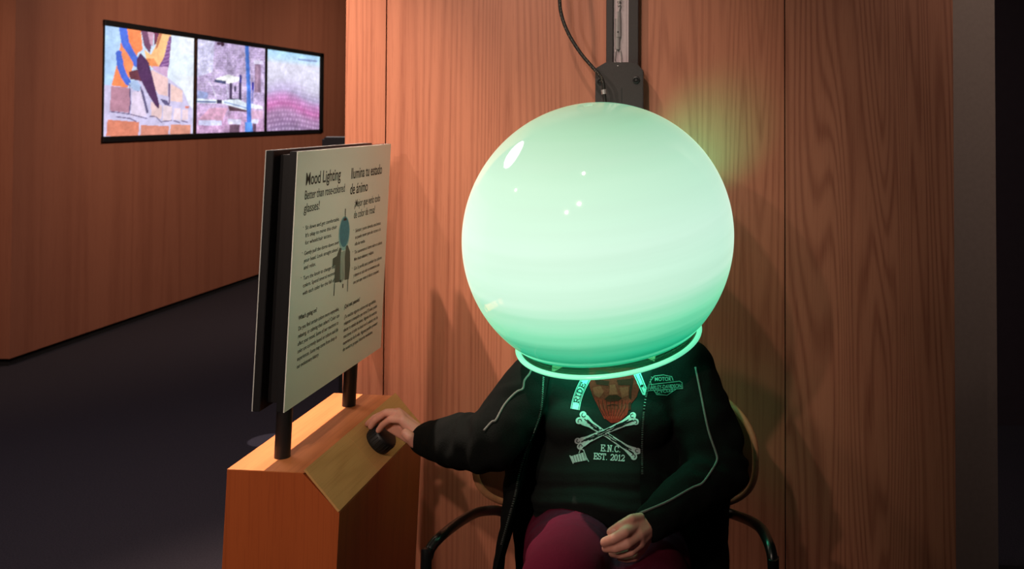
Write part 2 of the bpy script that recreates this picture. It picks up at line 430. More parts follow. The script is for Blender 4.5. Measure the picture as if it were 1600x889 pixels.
cv1.poly([(385, 128), (470, 140), (430, 260), (400, 345), (350, 370), (305, 330), (285, 240), (330, 275), (360, 215)], (252, 196, 138))
cv1.poly([(300, 300), (350, 300), (382, 350), (345, 362), (310, 340)], (240, 150, 96))
cv1.poly([(385, 130), (405, 132), (375, 225), (358, 240)], (196, 120, 90))
cv1.poly([(455, 150), (472, 150), (455, 360), (385, 352), (420, 290)], (128, 84, 140))
for k in range(7): cv1.line([(405 + 6 * k, 345 - 26 * k), (460, 330 - 24 * k)], 5, (176, 132, 182))
cv1.poly([(340, 352), (450, 355), (445, 425), (400, 410), (350, 380)], (206, 168, 204))
# brickwork
cv1.poly([(40, 480), (200, 500), (230, 440), (345, 372), (452, 430), (560, 510), (608, 610), (640, 640), (640, 840), (40, 840)], (206, 198, 232))
cv1.poly([(335, 375), (452, 432), (452, 552), (385, 540), (340, 470)], (238, 200, 200))
cv1.poly([(470, 468), (560, 515), (556, 592), (470, 582)], (240, 204, 200))
cv1.poly([(85, 490), (200, 500), (196, 668), (78, 655)], (186, 136, 156))
cv1.poly([(212, 530), (268, 510), (308, 690), (206, 690)], (222, 206, 230))
cv1.poly([(335, 590), (410, 615), (408, 706), (338, 690)], (236, 204, 206))
cv1.poly([(420, 615), (482, 620), (478, 716), (416, 716)], (234, 212, 222))
cv1.poly([(498, 630), (548, 632), (546, 712), (494, 708)], (236, 214, 224))
cv1.poly([(560, 640), (602, 640), (600, 708), (556, 712)], (230, 206, 216))
cv1.poly([(66, 715), (258, 728), (256, 826), (60, 826)], (216, 132, 108))
cv1.poly([(272, 748), (462, 752), (458, 820), (268, 822)], (214, 140, 122))
cv1.poly([(474, 740), (622, 742), (620, 806), (470, 812)], (220, 150, 130))
cv1.poly([(576, 616), (610, 616), (606, 632), (580, 632)], (220, 130, 112))
for L in ([(78, 660), (200, 676), (310, 704)], [(196, 480), (202, 600), (196, 668)], [(265, 490), (290, 580), (310, 660)], [(250, 520), (215, 505), (195, 470)],
          [(330, 690), (370, 690), (410, 730)], [(415, 722), (480, 715)], [(495, 715), (540, 728)], [(555, 715), (600, 725)], [(120, 695), (200, 705), (240, 725)]):
    cv1.line(L, 7, (104, 90, 130))
cv1.poly([(395, 570), (445, 580), (470, 620), (430, 610)], (98, 90, 130))
cv1.line([(460, 470), (462, 600)], 10, (110, 80, 120)); cv1.line([(275, 520), (312, 660)], 16, (100, 92, 130))
cv1.poly([(190, 470), (235, 440), (265, 480), (262, 520), (220, 515)], (176, 198, 236))
cv1.poly([(188, 392), (262, 368), (275, 455), (200, 440)], (110, 60, 72))
cv1.poly([(262, 262), (315, 325), (342, 420), (368, 520), (390, 600), (388, 638), (360, 610), (315, 540), (268, 450), (240, 370), (238, 305)], (84, 52, 92))
cv1.noise(0.02, 1)
cv2 = Canvas(150, 170, ((48, 52, 858), (638, 128, 838)))
g = np.random.RandomState(4).rand(24, 20); gi = (np.clip((cv2.Y - 40) / 34, 0, 23)).astype(int); gj = (np.clip((cv2.X - 40) / 31, 0, 19)).astype(int)
base = 0.72 + 0.13 * (g[gi, gj] - 0.5)
low = np.clip((cv2.Y - 560) / 200, 0, 1)
cv2.C[:] = np.stack([base + 0.04 + 0.02 * low, base - 0.04 - 0.06 * low, base + 0.12 - 0.06 * low], -1)
rows = np.abs(((cv2.Y + 0.03 * cv2.X) / 22) % 1 - 0.5) > 0.42
cols = np.abs(((cv2.X + 18 * (np.floor(cv2.Y / 22) % 2)) / 36) % 1 - 0.5) > 0.45
cv2.C[(rows | cols) & (cv2.Y < 560)] *= 0.86
cv2.poly([(40, 40), (180, 70), (170, 330), (40, 380)], (206, 202, 236))
cv2.noise(0.07, 2)
cv2.poly([(200, 75), (262, 82), (262, 100), (200, 96)], (80, 50, 70)); cv2.rect(236, 60, 256, 110, (70, 40, 60))
cv2.rect(540, 262, 602, 505, (140, 112, 140)); cv2.rect(550, 275, 575, 500, (160, 130, 156))
cv2.poly([(530, 225), (622, 235), (622, 262), (530, 258)], (214, 206, 232))
cv2.poly([(50, 490), (135, 510), (130, 560), (50, 560)], (150, 160, 206))
cv2.poly([(185, 392), (295, 352), (405, 378), (392, 408), (300, 432), (275, 412)], (252, 252, 255))
cv2.poly([(185, 394), (282, 408), (280, 436), (185, 420)], (70, 74, 110))
cv2.line([(140, 400), (205, 560)], 4, (230, 230, 250))
cv2.line([(285, 430), (300, 550)], 5, (220, 220, 240))
for (x, y0, y1, c, wd) in ((322, 435, 560, (72, 58, 88), 24), (408, 365, 450, (44, 44, 130), 22), (405, 430, 568, (62, 52, 84), 24), (524, 425, 500, (44, 44, 150), 22), (522, 490, 600, (130, 130, 190), 14), (360, 462, 490, (70, 60, 90), 20)):
    cv2.line([(x, y0), (x, y1)], wd, c)
cv2.poly([(48, 560), (200, 570), (250, 575), (380, 560), (475, 600), (475, 660), (300, 615), (250, 600), (48, 600)], (226, 236, 255))
cv2.line([(48, 585), (195, 588)], 12, (92, 106, 156)); cv2.rect(204, 570, 248, 600, (60, 56, 84))
cv2.line([(270, 590), (470, 640)], 10, (126, 150, 204)); cv2.line([(300, 565), (440, 560)], 6, (60, 60, 90))
cv2.poly([(300, 618), (470, 660), (470, 672), (312, 664)], (92, 66, 78))
cv2.poly([(490, 595), (622, 625), (625, 650), (490, 640)], (232, 236, 255))
cv2.poly([(150, 640), (300, 640), (250, 760), (60, 740)], (206, 158, 186)); cv2.poly([(520, 660), (625, 665), (625, 730), (510, 730)], (210, 170, 200))
cv2.rect(60, 745, 250, 790, (206, 206, 240)); cv2.rect(300, 735, 420, 780, (214, 210, 240)); cv2.rect(510, 735, 580, 775, (206, 206, 240))
cv2.rect(315, 782, 405, 852, (112, 84, 106)); cv2.rect(525, 772, 562, 842, (106, 78, 104))
cv2.poly([(444, 95), (480, 100), (505, 500), (516, 850), (470, 855), (466, 500)], (72, 116, 206)); cv2.line([(452, 110), (478, 600)], 8, (96, 140, 226))
cv2.poly([(455, 760), (520, 765), (530, 850), (455, 850)], (92, 146, 230))
cv2.noise(0.035, 3)
cv3 = Canvas(140, 170, ((58, 80, 835), (535, 150, 812)))
t = 1 - cv3.T
def ramp(t, ks):
    out = np.zeros(t.shape + (3,))
    for c in range(3): out[..., c] = np.interp(t, [k[0] for k in ks], [k[1][c] / 255 for k in ks])
    return out
tt = t + 0.06 * np.sin(cv3.S * 5) * (t > 0.2) - 0.05 * cv3.S * (t > 0.45)
cv3.C[:] = ramp(tt, [(0, (172, 214, 246)), (0.10, (196, 224, 248)), (0.16, (224, 222, 240)), (0.38, (222, 218, 240)), (0.52, (192, 178, 216)), (0.6, (206, 150, 204)), (0.70, (206, 128, 186)), (0.8, (190, 150, 192)), (1, (164, 138, 176))])
tb_ = np.clip(t + 0.05 * np.sin(cv3.S * 3.4 + 0.4), 0, 2)
row = 26 * (tb_ ** 0.62); ri = np.floor(row); rf = row - ri
wcell = 13 + 16 * tb_
uu = (cv3.X - 300) / wcell + 0.5 * (ri % 2) + 0.15 * np.sin(ri * 1.7); uf = uu - np.floor(uu)
cell = 1.25 * np.exp(-(((rf - 0.42) / 0.26) ** 2 + ((uf - 0.5) / 0.3) ** 2)) - 0.62
cell += 0.5 * (np.random.RandomState(9).rand(64, 64)[(ri % 64).astype(int), (np.floor(uu) % 64).astype(int)] - 0.5)
amt = np.clip((t - 0.25) * 1.6, 0, 1) * 0.17
cv3.C = np.clip(cv3.C + (cell * amt)[..., None], 0, 1)
cv3.line([(330, 172), (500, 190)], 18, (140, 160, 206)); cv3.noise(0.03, 5)
def mottle(cv, amt, seed):
    r = np.random.RandomState(seed)
    for n_ in (9, 19, 41):
        g_ = r.rand(n_ + 2, n_ + 2) - 0.5
        u_, v_ = cv.S * n_, cv.T * n_; i_, j_ = u_.astype(int), v_.astype(int); fu, fv = u_ - i_, v_ - j_
        h = (g_[j_, i_] * (1 - fu) + g_[j_, i_ + 1] * fu) * (1 - fv) + (g_[j_ + 1, i_] * (1 - fu) + g_[j_ + 1, i_ + 1] * fu) * fv
        cv.C = np.clip(cv.C * (1 + amt * h[..., None]), 0, 1)
mottle(cv1, 0.10, 3); mottle(cv2, 0.22, 6); mottle(cv3, 0.12, 8)
def video_screen(name, y0, y1, cv, label):
    z0, z1 = TZ0 + 0.04, TZ1 - 0.042
    t = thing(name, label, 'screen', (LX, (y0 + y1) / 2, z0), 'video screens in the wall frame')
    box('bezel', (LX, y0 - 0.006, z0), (LX + 0.012, y1 + 0.028, z1), M['black'], t)
    nx, ny = cv.nx, cv.ny
    vs = [(LX + 0.0125, y0 + (y1 - y0) * i / (nx - 1), z0 + 0.002 + (z1 - z0 - 0.004) * j / (ny - 1)) for j in range(ny) for i in range(nx)]
    fs = [(j * nx + i, j * nx + i + 1, (j + 1) * nx + i + 1, (j + 1) * nx + i) for j in range(ny - 1) for i in range(nx - 1)]
    me = bpy.data.meshes.new('picture'); me.from_pydata(vs, [], fs)
    at_ = me.color_attributes.new('picture', 'FLOAT_COLOR', 'POINT')
    c = cv.C.reshape(-1, 3); c = np.where(c <= 0.04045, c / 12.92, ((c + 0.055) / 1.055) ** 2.4)
    at_.data.foreach_set('color', np.concatenate([c, np.ones((len(c), 1))], 1).astype(np.float32).ravel())
    link('picture', me, M['screen'], t)
fy = lambda px: -LX * FOC / (PPX - px)
video_screen('video_screen', fy(160), fy(299.5), cv1, 'bright wall screen nearest us showing an orange-clad arm trowelling mortar on bricks')
video_screen('video_screen.001', fy(305.5), fy(411), cv2, 'middle wall screen showing a brick ruin with scaffold planks and a blue post')
video_screen('video_screen.002', fy(415.5), fy(497), cv3, 'farthest wall screen showing a pink and white honeycomb pattern under pale blue')

# ---- dark stand glimpsed past the wall corner
t = thing('far_sign', 'dark flat sign top peeking past the veneer wall corner, above the printed sign', 'sign', (-1.9, 4.6, 0))
p0, p1 = at(500, 218, 4.6), at(507, 213, 4.6)
box('side_panel', (p0.x, 4.62, 0.75), (at(506.5, 218, 4.6).x, 5.0, at(500, 217, 4.62).z), M['black_rail'], t, 0.004)
box('front_panel', (at(508.5, 0, 4.55).x, 4.55, 0.75), (at(508.5, 0, 4.55).x + 0.42, 4.575, at(508, 214.5, 4.55).z), M['black_rail'], t, 0.002)
box('print_sheet', (at(508.5, 0, 4.55).x, 4.575, 0.75), (at(508.5, 0, 4.55).x + 0.42, 4.579, at(508, 213.2, 4.58).z), M['sign_edge'], t)
for dx in (0.08, 0.3):
    bm = bmesh.new(); add_tube(bm, [(at(508.5, 0, 4.55).x + dx, 4.597, 0), (at(508.5, 0, 4.55).x + dx, 4.597, 0.95)], 0.017, 14); build('post', bm, M['black'], t, True, 40)

# ================================================================== KIOSK (leans a little, as in the photograph)
A = R(2.4); KY0, KY1 = 2.15, 2.735
kc = at(355, 733, KY0)
KH = kc.z / math.cos(A); KX = kc.x - KH * math.sin(A)
def K(x, y, z): return Vector((KX + x * math.cos(A) + z * math.sin(A), y, -x * math.sin(A) + z * math.cos(A)))
def Kinv(p): dx, z = p.x - KX, p.z; return (dx * math.cos(A) - z * math.sin(A), dx * math.sin(A) + z * math.cos(A))
e1 = Kinv(at(477, 733, KY0)); e2 = Kinv(at(530.5, 798, KY0))
kiosk = thing('exhibit_kiosk', 'orange-brown wooden kiosk with a sloped control panel beside the seated person', 'kiosk', (kc.x + 0.12, 2.44, 0))
KW = e2[0]; TA = math.tan(A)
bm = bmesh.new()
prism(bm, [(0, 0.001), (KW, KW * TA + 0.001), (KW, e2[1] - 0.006), (e1[0] - 0.005, KH - 0.002), (0.0, KH - 0.002)], KY0, KY1, K)
cab = build('cabinet', bm, M['kiosk'], kiosk)
bm = bmesh.new(); prism(bm, [(0, KH - 0.002), (e1[0] - 0.004, KH - 0.002), (e1[0], KH), (0, KH)], KY0, KY1, K)
build('top_board', bm, M['kiosk_top'], kiosk)
sl = Vector((e2[0] - e1[0], 0, e2[1] - e1[1])); sl_n = Vector((-sl.z, 0, sl.x)).normalized()
ysplit = KY0 + 0.235
for i, (ya, yb) in enumerate(((KY0 - 0.0005, ysplit - 0.0006), (ysplit + 0.0006, KY1 + 0.0005))):
    bm = bmesh.new(); o1 = -0.0045
    prism(bm, [(e1[0] + sl_n.x * o1, e1[1] + sl_n.z * o1), (e2[0] + sl_n.x * o1, e2[1] + sl_n.z * o1), (e2[0] + 0.0006, e2[1]), (e1[0], e1[1] + 0.0006)], ya, yb, K)
    build('panel_board' if i == 0 else 'panel_board.001', bm, M['board'], kiosk)
# knob on the sloped panel
nrm = (K(sl_n.x, 0, sl_n.z) - K(0, 0, 0)).normalized()
mid = K((e1[0] + e2[0]) / 2, 2.47, (e1[1] + e2[1]) / 2)
kb = mid + (K(sl.x, 0, sl.z) - K(0, 0, 0)).normalized() * 0.006
bm = bmesh.new()
prof = [(0.0, 0.0), (0.034, 0.0), (0.036, 0.003), (0.0365, 0.012), (0.036, 0.028), (0.034, 0.034), (0.030, 0.037), (0.0, 0.0385)]
add_lathe(bm, prof, 40, axis_mat(kb, nrm, (0, 1, 0)))
knob = build('knob', bm, M['rubber'], kiosk, True, 35)
bm = bmesh.new()
for k in range(24):
    a_ = 2 * math.pi * k / 24; m_ = axis_mat(kb, nrm, (0, 1, 0))
    c = m_ @ Vector((0.0362 * math.cos(a_), 0.0362 * math.sin(a_), 0.006)); d = m_ @ Vector((0.0362 * math.cos(a_), 0.0362 * math.sin(a_), 0.03))
    add_tube(bm, [c, d], 0.0011, 6)
build('grip_ribs', bm, M['rubber'], knob)['kind'] = 'stuff'

# ---- double-sided printed sign standing on the kiosk
SY0, SY1 = 2.16, 2.765
sx, sz0 = Kinv(at(444, 645, SY0)); sz1 = Kinv(at(464, 237, SY0))[1]
lx = Kinv(at(393, 643, SY0))[0]
sign = thing('info_sign', 'double-sided white and black sign headed Mood Lighting, standing on the wooden kiosk', 'sign', K(sx - 0.035, 2.44, KH))
def ybox(name, x0, x1, y0, y1, z0, z1, mat, parent, bev=0.0012):
    bm = bmesh.new(); prism(bm, [(x0, z0), (x1, z0), (x1, z1), (x0, z1)], y0, y1, K)
    if bev: bmesh.ops.bevel(bm, geom=list(bm.edges), offset=bev, segments=2, affect='EDGES')
    return build(name, bm, mat, parent)
pr = ybox('sign_panel', sx - 0.0185, sx - 0.0022, SY0, SY1, sz0, sz1, M['black'], sign)
sheet = ybox('print_sheet', sx - 0.0021, sx, SY0, SY1, sz0, sz1, M['sign_face'], pr, 0)
pl = ybox('sign_panel.001', lx + 0.0022, lx + 0.0185, SY0, SY1, sz0, sz1, M['black'], sign)
ybox('print_sheet.001', lx, lx + 0.0021, SY0, SY1, sz0, sz1, M['sign_edge'], pl, 0)
mx_ = (sx + lx) / 2
ybox('spine', lx + 0.0186, sx - 0.0186, SY0 + 0.035, SY1 - 0.035, sz0 + 0.01, sz1 - 0.01, M['black'], sign)
for yy in (2.236, 2.63):
    bm = bmesh.new(); add_tube(bm, [K(mx_ + 0.004, yy, KH + 0.0004), K(mx_ + 0.004, yy, sz0 + 0.012)], 0.0175, 20)
    build('post', bm, M['black'], sign, True, 40)
def sign_text(bm, s, px, py, width=None, cap_h=0.012, bold=0.0):
    """baseline starts at pixel (px, py) of the sign plane; width in metres along the sign"""
    d = ray(px, py)
    Y = 2.4
    for _ in range(8):
        q = at(px, py, Y); lxq = Kinv(q)[0]; Y *= 1 - (lxq - sx) / (q.x) if abs(q.x) > 1e-6 else 1
        Y = max(2.0, min(3.0, Y))
    q = at(px, py, Y); z = Kinv(q)[1]
    v, f = text_tris(s, bold)
    wv = max(p[0] for p in v) - min(p[0] for p in v)
    sy = cap_h / 0.73
    sxk = (width / wv) if width else sy
    vs = [bm.verts.new(K(sx + 0.0004, Y + p[0] * sxk, z + p[1] * sy)) for p in v]
    for q in f:
        try: bm.faces.new([vs[i] for i in q])
        except ValueError: pass
def block(name, rows, mat):
    bm = bmesh.new()
    for r in rows: sign_text(bm, *r)
    return build(name, bm, mat, pr, recalc=False)
block('heading_text', [('Mood Lighting', 477, 289.5, 0.20, 0.030, 0.012)], M['ink'])
block('heading_text.001', [('Ilumina tu estado', 548, 279.5, 0.222, 0.029, 0.012), ('de ánimo', 546.5, 304, 0.122, 0.029, 0.012)], M['ink'])
block('subheading_text', [('Better than rose-colored', 475.5, 312, 0.232, 0.022, 0.004), ('glasses!', 474.5, 332.5, 0.085, 0.022, 0.004)], M['ink'])
block('subheading_text.001', [('¡Mejor que verlo todo', 553.5, 324, 0.185, 0.021, 0.004), ('de color de rosa!', 552.5, 341.5, 0.150, 0.021, 0.004)], M['ink'])
paras = [[('Sit down and get comfortable.', 477, 359, .195), ("It's okay to move this chair", 476.7, 371, .18), ('for wheelchair access.', 476.3, 382.5, .15)],
         [('Gently pull the dome down over', 475, 399, .2), ('your head. Look straight ahead', 474.6, 410.5, .195), ('and relax.', 474.3, 421.5, .065)],
         [('Turn the knob to change the', 473.5, 438, .18), ('colors. Spend several moments', 473, 449.5, .195), ('with each color for the full effect.', 472.5, 461.5, .205)],
         [('Siéntate y ponte cómodo; esta butaca', 555, 363, .185), ('se puede mover para dar acceso a la', 554.6, 373.5, .187), ('silla de ruedas.', 554.2, 384, .072)],
         [('Tira suavemente el domo sobre tu cabeza.', 553.5, 397, .205), ('Mira hacia adelante y relájate.', 553, 408, .14)],
         [('Gira la perilla para cambiar los colores', 552.5, 422.5, .205), ('y detente en cada color un momento en cada', 552, 433, .19), ('uno para que notes el efecto completo.', 551.4, 444, .19)]]
for i, rows in enumerate(paras):
    block('instruction_text' + ('.%03d' % i if i else ''), [(t_, x, y, wd, 0.0095, 0.006) for t_, x, y, wd in rows], M['ink'])
for i, (x, y) in enumerate(((473, 359), (471.3, 399), (469.5, 438), (552, 363), (550.5, 397), (549.5, 422.5))):
    block('bullet_mark' + ('.%03d' % i if i else ''), [('·', x, y, None, .012, .02)], M['ink_soft'])
block('question_text', [("What's going on?", 466, 500.5, .10, .0105, .022)], M['ink'])
block('question_text.001', [('¿Qué está pasando?', 537.5, 482.5, .105, .0105, .022)], M['ink'])
el = ['Do you find certain colors more enjoyable,', 'relaxing, or calming than others? Color can', 'affect your mood. Some of our reactions to', 'color are currently based on culture and life', 'experiences. Some may come from deep in', 'our evolutionary history.']
es = ['¿Te resultan algunos colores más agradables,', 'relajantes o tranquilos que otros? El color puede', 'afectar tu estado de ánimo. Algunas de nuestras', 'reacciones al color se basan en la cultura y en las', 'experiencias de la vida. Algunas pueden provenir', 'de nuestra propia historia evolutiva.']
wl = [.232, .236, .232, .232, .225, .12]; wr_ = [.225, .235, .235, .245, .245, .21]
block('body_text', [(t_, 465.6 - 0.45 * i, 517 + 11.9 * i, wl[i], .0098, .008) for i, t_ in enumerate(el)], M['ink'])
block('body_text.001', [(t_, 537.5 - 0.45 * i, 498.5 + 10.2 * i, wr_[i], .0098, .008) for i, t_ in enumerate(es)], M['ink'])
def sign_poly(bm, pts):
    vs = []
    for px, py in pts:
        Y = 2.4
        for _ in range(8):
            q = at(px, py, Y); Y *= 1 - (Kinv(q)[0] - sx) / q.x
        q = at(px, py, Y); vs.append(bm.verts.new(K(sx + 0.0004 + sign_poly.off, Y, Kinv(q)[1])))
    bm.faces.new(vs)
sign_poly.off = 0.0
def sp(name, polys, mat, off=0.0):
    if len(polys) > 1:
        for p in polys: sp(name, [p], mat, off)
        return
    sign_poly.off = off; bm = bmesh.new(); sign_poly(bm, polys[0])
    bmesh.ops.triangulate(bm, faces=bm.faces)
    for f in bm.faces:
        f.normal_update()
        if f.normal.x < 0: f.normal_flip()
    return build(name, bm, mat, pr, recalc=False)
ell = lambda cx, cy, rx, ry, n=28, sh=0.0: [(cx + rx * math.cos(2 * math.pi * k / n) - sh * math.sin(2 * math.pi * k / n), cy + ry * math.sin(2 * math.pi * k / n)) for k in range(n)]
sp('picture_halo', [ell(537.6, 364.5, 8.6, 27, 28, 1.5)], M['ink_halo'])
sp('picture_dome', [ell(537.8, 362.5, 7.4, 23.5, 28, 1.2)], M['ink_teal'], 0.0002)
sp('picture_pole', [[(538.9, 326), (539.9, 326), (539.6, 340), (538.6, 340)], [(537, 341.5), (540.6, 340.5), (541.6, 344), (536.2, 345)]], M['ink'], 0.0003)
sp('picture_jacket', [[(530.5, 387), (533.5, 388), (531.5, 400), (531, 440), (522, 442), (523.5, 415), (526, 400)], [(540.5, 384), (543, 383), (546.5, 393), (546.8, 415), (544.5, 436), (538, 437.5), (538.5, 402)]], M['ink_soft'], 0.0002)
sp('picture_kiosk', [[(519.8, 404), (526, 400), (525.4, 413), (519.2, 416.5)], [(521.8, 442), (522.9, 442), (521.9, 462), (520.8, 462.5)], [(542.8, 436), (543.8, 436), (543, 455.5), (542.2, 455.8)]], M['ink_soft'], 0.0003)
sp('picture_body', [[(532.5, 394), (538.6, 391), (538.2, 437), (536.4, 437), (535.6, 405), (534.4, 440), (531.6, 440)]], M['ink_pale'], 0.0003)
sp('picture_shoes', [[(531.4, 437), (533, 436.5), (532.8, 441), (531, 441.5)], [(534.6, 444), (536.2, 443), (536, 449.5), (534.6, 450)]], M['ink'], 0.0004)

# ================================================================== GLOBE on its rail
GC = at(938, 368.5, 2.30); GR = 0.3195
down = Vector((0.068, 0.19, -0.98)).normalized(); up = -down
GM = axis_mat(GC, up, (1, 0, 0))
lamp = thing('dome_lamp', 'big glowing mint green globe with a clear collar covering the person\'s head', 'lamp', GC)
def on_axis(name, prof, mat, seg=96, solid=0.0):
    bm = bmesh.new(); add_lathe(bm, prof, seg)
    me = bpy.data.meshes.new(name); bmesh.ops.recalc_face_normals(bm, faces=bm.faces); bm.to_mesh(me); bm.free()
    me.materials.append(mat); me.polygons.foreach_set('use_smooth', [True] * len(me.polygons))
    o = bpy.data.objects.new(name, me); COL.objects.link(o); o.parent = lamp
    o.rotation_euler = GM.to_euler()
    return o
dcut = 0.228
tcut = math.acos(-dcut / GR)
prof = [(0, GR - 0.003), (0.004, GR - 0.003), (0.008, GR - 0.0012)] + [(GR * math.sin(tcut * k / 72), GR * math.cos(tcut * k / 72)) for k in range(2, 73)]
prof += [((GR - 0.004) * math.sin(tcut * k / 40), (GR - 0.004) * math.cos(tcut * k / 40)) for k in range(40, -1, -1)]
on_axis('globe', prof, M['globe'], 128)
rc = GR * math.sin(tcut); RL, ZL = 0.2190, -0.2535
sph = lambda d_, k=0.0: (math.sqrt(GR * GR - d_ * d_) - k, -d_)
on_axis('collar', [sph(0.2275, 0.001), sph(0.232), sph(0.237), (sph(0.241)[0], -0.2425), (0.2105, -0.2465), (RL - 0.004, ZL + 0.002), (RL - 0.005, ZL - 0.001), (0.2075, -0.2475), (sph(0.241)[0] - 0.003, -0.2425), sph(0.236, 0.003), sph(0.2275, 0.0035)], M['collar'])
on_axis('lip', [(RL + 0.0065 * math.cos(t_), ZL + 0.0050 * math.sin(t_)) for t_ in [2 * math.pi * k / 12 for k in range(13)]], M['lip'])
on_axis('collar_bead', [(sph(0.241)[0] + 0.0004 + 0.0011 * math.cos(t_), -0.2425 + 0.0011 * math.sin(t_)) for t_ in [2 * math.pi * k / 8 for k in range(9)]], M['collar'])
# LED ring inside the mouth of the globe: the lamp's own light
al = bpy.data.lights.new('led_ring', 'AREA'); al.shape = 'DISK'; al.size = 0.34; al.energy = 1.6; al.color = (0.04, 1.0, 0.50); al.spread = R(120)
ao = bpy.data.objects.new('led_ring', al); COL.objects.link(ao)
ao.location = GC + down * 0.222; ao.rotation_euler = axis_mat((0, 0, 0), up, (1, 0, 0)).to_euler()

rl = GC + Vector((0.14, 0.29, 0.10)).normalized() * (GR + 0.006)     # unseen spot added behind the globe for the green wall glow
spot('rear_glow_spot', rl, at(1098, 224, 2.85), 5.0, (0.02, 1.0, 0.5), 64, 1.0, 0.01)
RY = 2.815                                     # front of the rail
rail = thing('wall_rail', 'black vertical rail with a pale inset channel above the glowing globe', 'rail', (at(972, 0, RY).x, 2.8, 1.5))
rx0, rx1 = at(947, 60, RY).x, at(997.5, 60, RY).x
c0, c1 = at(958, 60, RY).x, at(982, 60, RY).x
zb = 0.75
box('rail_flange', (rx0, RY, zb), (c0, WY, CEIL), M['black_rail'], rail, 0.002)
box('rail_flange.001', (c1, RY, zb), (rx1, WY, CEIL), M['black_rail'], rail, 0.002)
zc = at(970, 97, RY).z
bm = bmesh.new(); add_box(bm, (c0, RY + 0.010, zc), (c1, RY + 0.03, CEIL))
for k in (0.25, 0.8):
    add_box(bm, (c0 + (c1 - c0) * k, RY + 0.0085, zc), (c0 + (c1 - c0) * k + 0.002, RY + 0.0105, CEIL))
build('channel', bm, M['channel'], rail)
# carriage plate: the slotted bracket that carries the globe
car = thing('globe_carriage', 'dark bracket plate clamped on the rail just above the globe', 'bracket', (at(968, 130, RY).x, RY, at(968, 130, RY).z))
q = [(at(x, y, RY - 0.03).x, at(x, y, RY - 0.03).z) for x, y in ((930, 107), (940, 101), (947, 97), (958, 97), (983, 98), (990, 98), (996, 100), (1005, 111), (1005, 250), (930, 250))]
bm = bmesh.new(); prism(bm, q, RY - 0.03, RY - 0.002, lambda x, y, z: Vector((x, y, z)))
bmesh.ops.bevel(bm, geom=list(bm.edges), offset=0.002, segments=2, affect='EDGES')
plate = build('plate', bm, M['black_rail'], car)
bm = bmesh.new(); add_tube(bm, [at(970, 200, RY - 0.02), GC + Vector((0.02, GR + 0.002, 0.03)), ], 0.03, 16); build('mount_arm', bm, M['black_rail'], car, True, 40)
for nx_, ny_ in ((994, 125), (938.5, 127)):
    c = at(nx_, ny_, RY - 0.03); bm = bmesh.new()
    add_lathe(bm, [(0, 0.006), (0.004, 0.006), (0.0045, 0.003), (0.007, 0.005), (0.0105, 0.004), (0.011, 0.0)], 20, axis_mat(c, (0, -1, 0)))
    build('bolt', bm, M['black'], car, True, 35)
bm = bmesh.new()
for x_ in (971, ):
    add_box(bm, (at(x_, 0, RY - 0.03).x, RY - 0.0312, at(0, 160, RY).z), (at(x_ + 1.2, 0, RY - 0.03).x, RY - 0.0298, at(0, 138, RY).z))
build('score_line', bm, M['black'], car)
# turnbuckle and cord hanging in the channel
tb = thing('turnbuckle', 'small steel turnbuckle with a cord loop hanging in the rail channel', 'fastener', at(966, 50, RY))
yy = RY + 0.0035
def vt(name, px, y0, y1, r, mat, seg=12):
    bm = bmesh.new(); add_tube(bm, [at(px, y0, yy), at(px, y1, yy)], r, seg); return build(name, bm, mat, tb, True, 40)
vt('upper_nut', 966.4, 18, 29, 0.0062, M['steel'], 6)
bd = vt('body', 965.6, 29, 58, 0.0085, M['steel'], 8); vt('lower_body', 965, 57, 77, 0.0062, M['steel'], 8)
bm = bmesh.new(); c = at(965.6, 50, yy - 0.008); add_lathe(bm, [(0, 0.001), (0.0024, 0.001), (0.0024, -0.002)], 12, axis_mat(c, (0, -1, 0))); build('hole', bm, M['black'], tb)
bm = bmesh.new(); add_tube(bm, catmull([at(962, 78, yy), at(961, 90, yy), at(961.4, 99, yy), at(965.5, 103, RY - 0.032), at(970, 99, yy - 0.004), at(970.4, 90, yy), at(969, 78, yy)], 5), 0.0017, 8); build('cord_loop', bm, M['steel'], tb, True)
bm = bmesh.new(); add_tube(bm, catmull([at(966.5, 19, yy), at(968, 10, yy), at(966, 2, yy), at(969, -8, yy), at(966, -40, yy), at(967, -150, yy)], 6), 0.0028, 8)
for k in range(6): add_tube(bm, [at(965 + k % 2 * 3, 9 - 3 * k, yy - 0.004), at(970 - k % 2 * 3, 7 - 3 * k, yy - 0.005)], 0.0022, 6)
build('knotted_cord', bm, M['steel'], tb, True)
# braided supply cable
cab_t = thing('power_cable', 'black flecked braided cable curving down beside the rail to the globe', 'cable', at(900, 80, 2.71))
pts = catmull([at(868, -160, 2.74), at(872, -60, 2.72), at(874, -5, 2.72), at(877, 22, 2.72), at(887, 50, 2.715), at(905, 80, 2.71), at(924, 103, 2.705), at(936, 116, 2.703), at(942, 128, 2.703), at(943.5, 140, 2.703), at(945, 158, 2.702), at(946, 172, 2.69)], 10)
bm = bmesh.new(); add_tube(bm, pts, 0.0052, 10); sheath = build('sheath', bm, M['cable'], cab_t, True)
bm = bmesh.new()
for i in range(6, len(pts) - 30, 2):
    p = pts[i]; d = (pts[i + 1] - pts[i - 1]).normalized(); u, v = frame_of(d)
    a0 = random.uniform(-0.6, 0.9); o_ = Vector((0, -1, 0)); o_ = (o_ - d * o_.dot(d)).normalized(); s_ = d.cross(o_)
    k = (o_ * math.cos(a0) + s_ * math.sin(a0)) * 0.0052
    add_tube(bm, [p + k - d * 0.001 - s_ * 0.0012, p + k + d * 0.001 + s_ * 0.0012], 0.0006, 5)
build('flecks', bm, M['fleck'], cab_t)['kind'] = 'stuff'
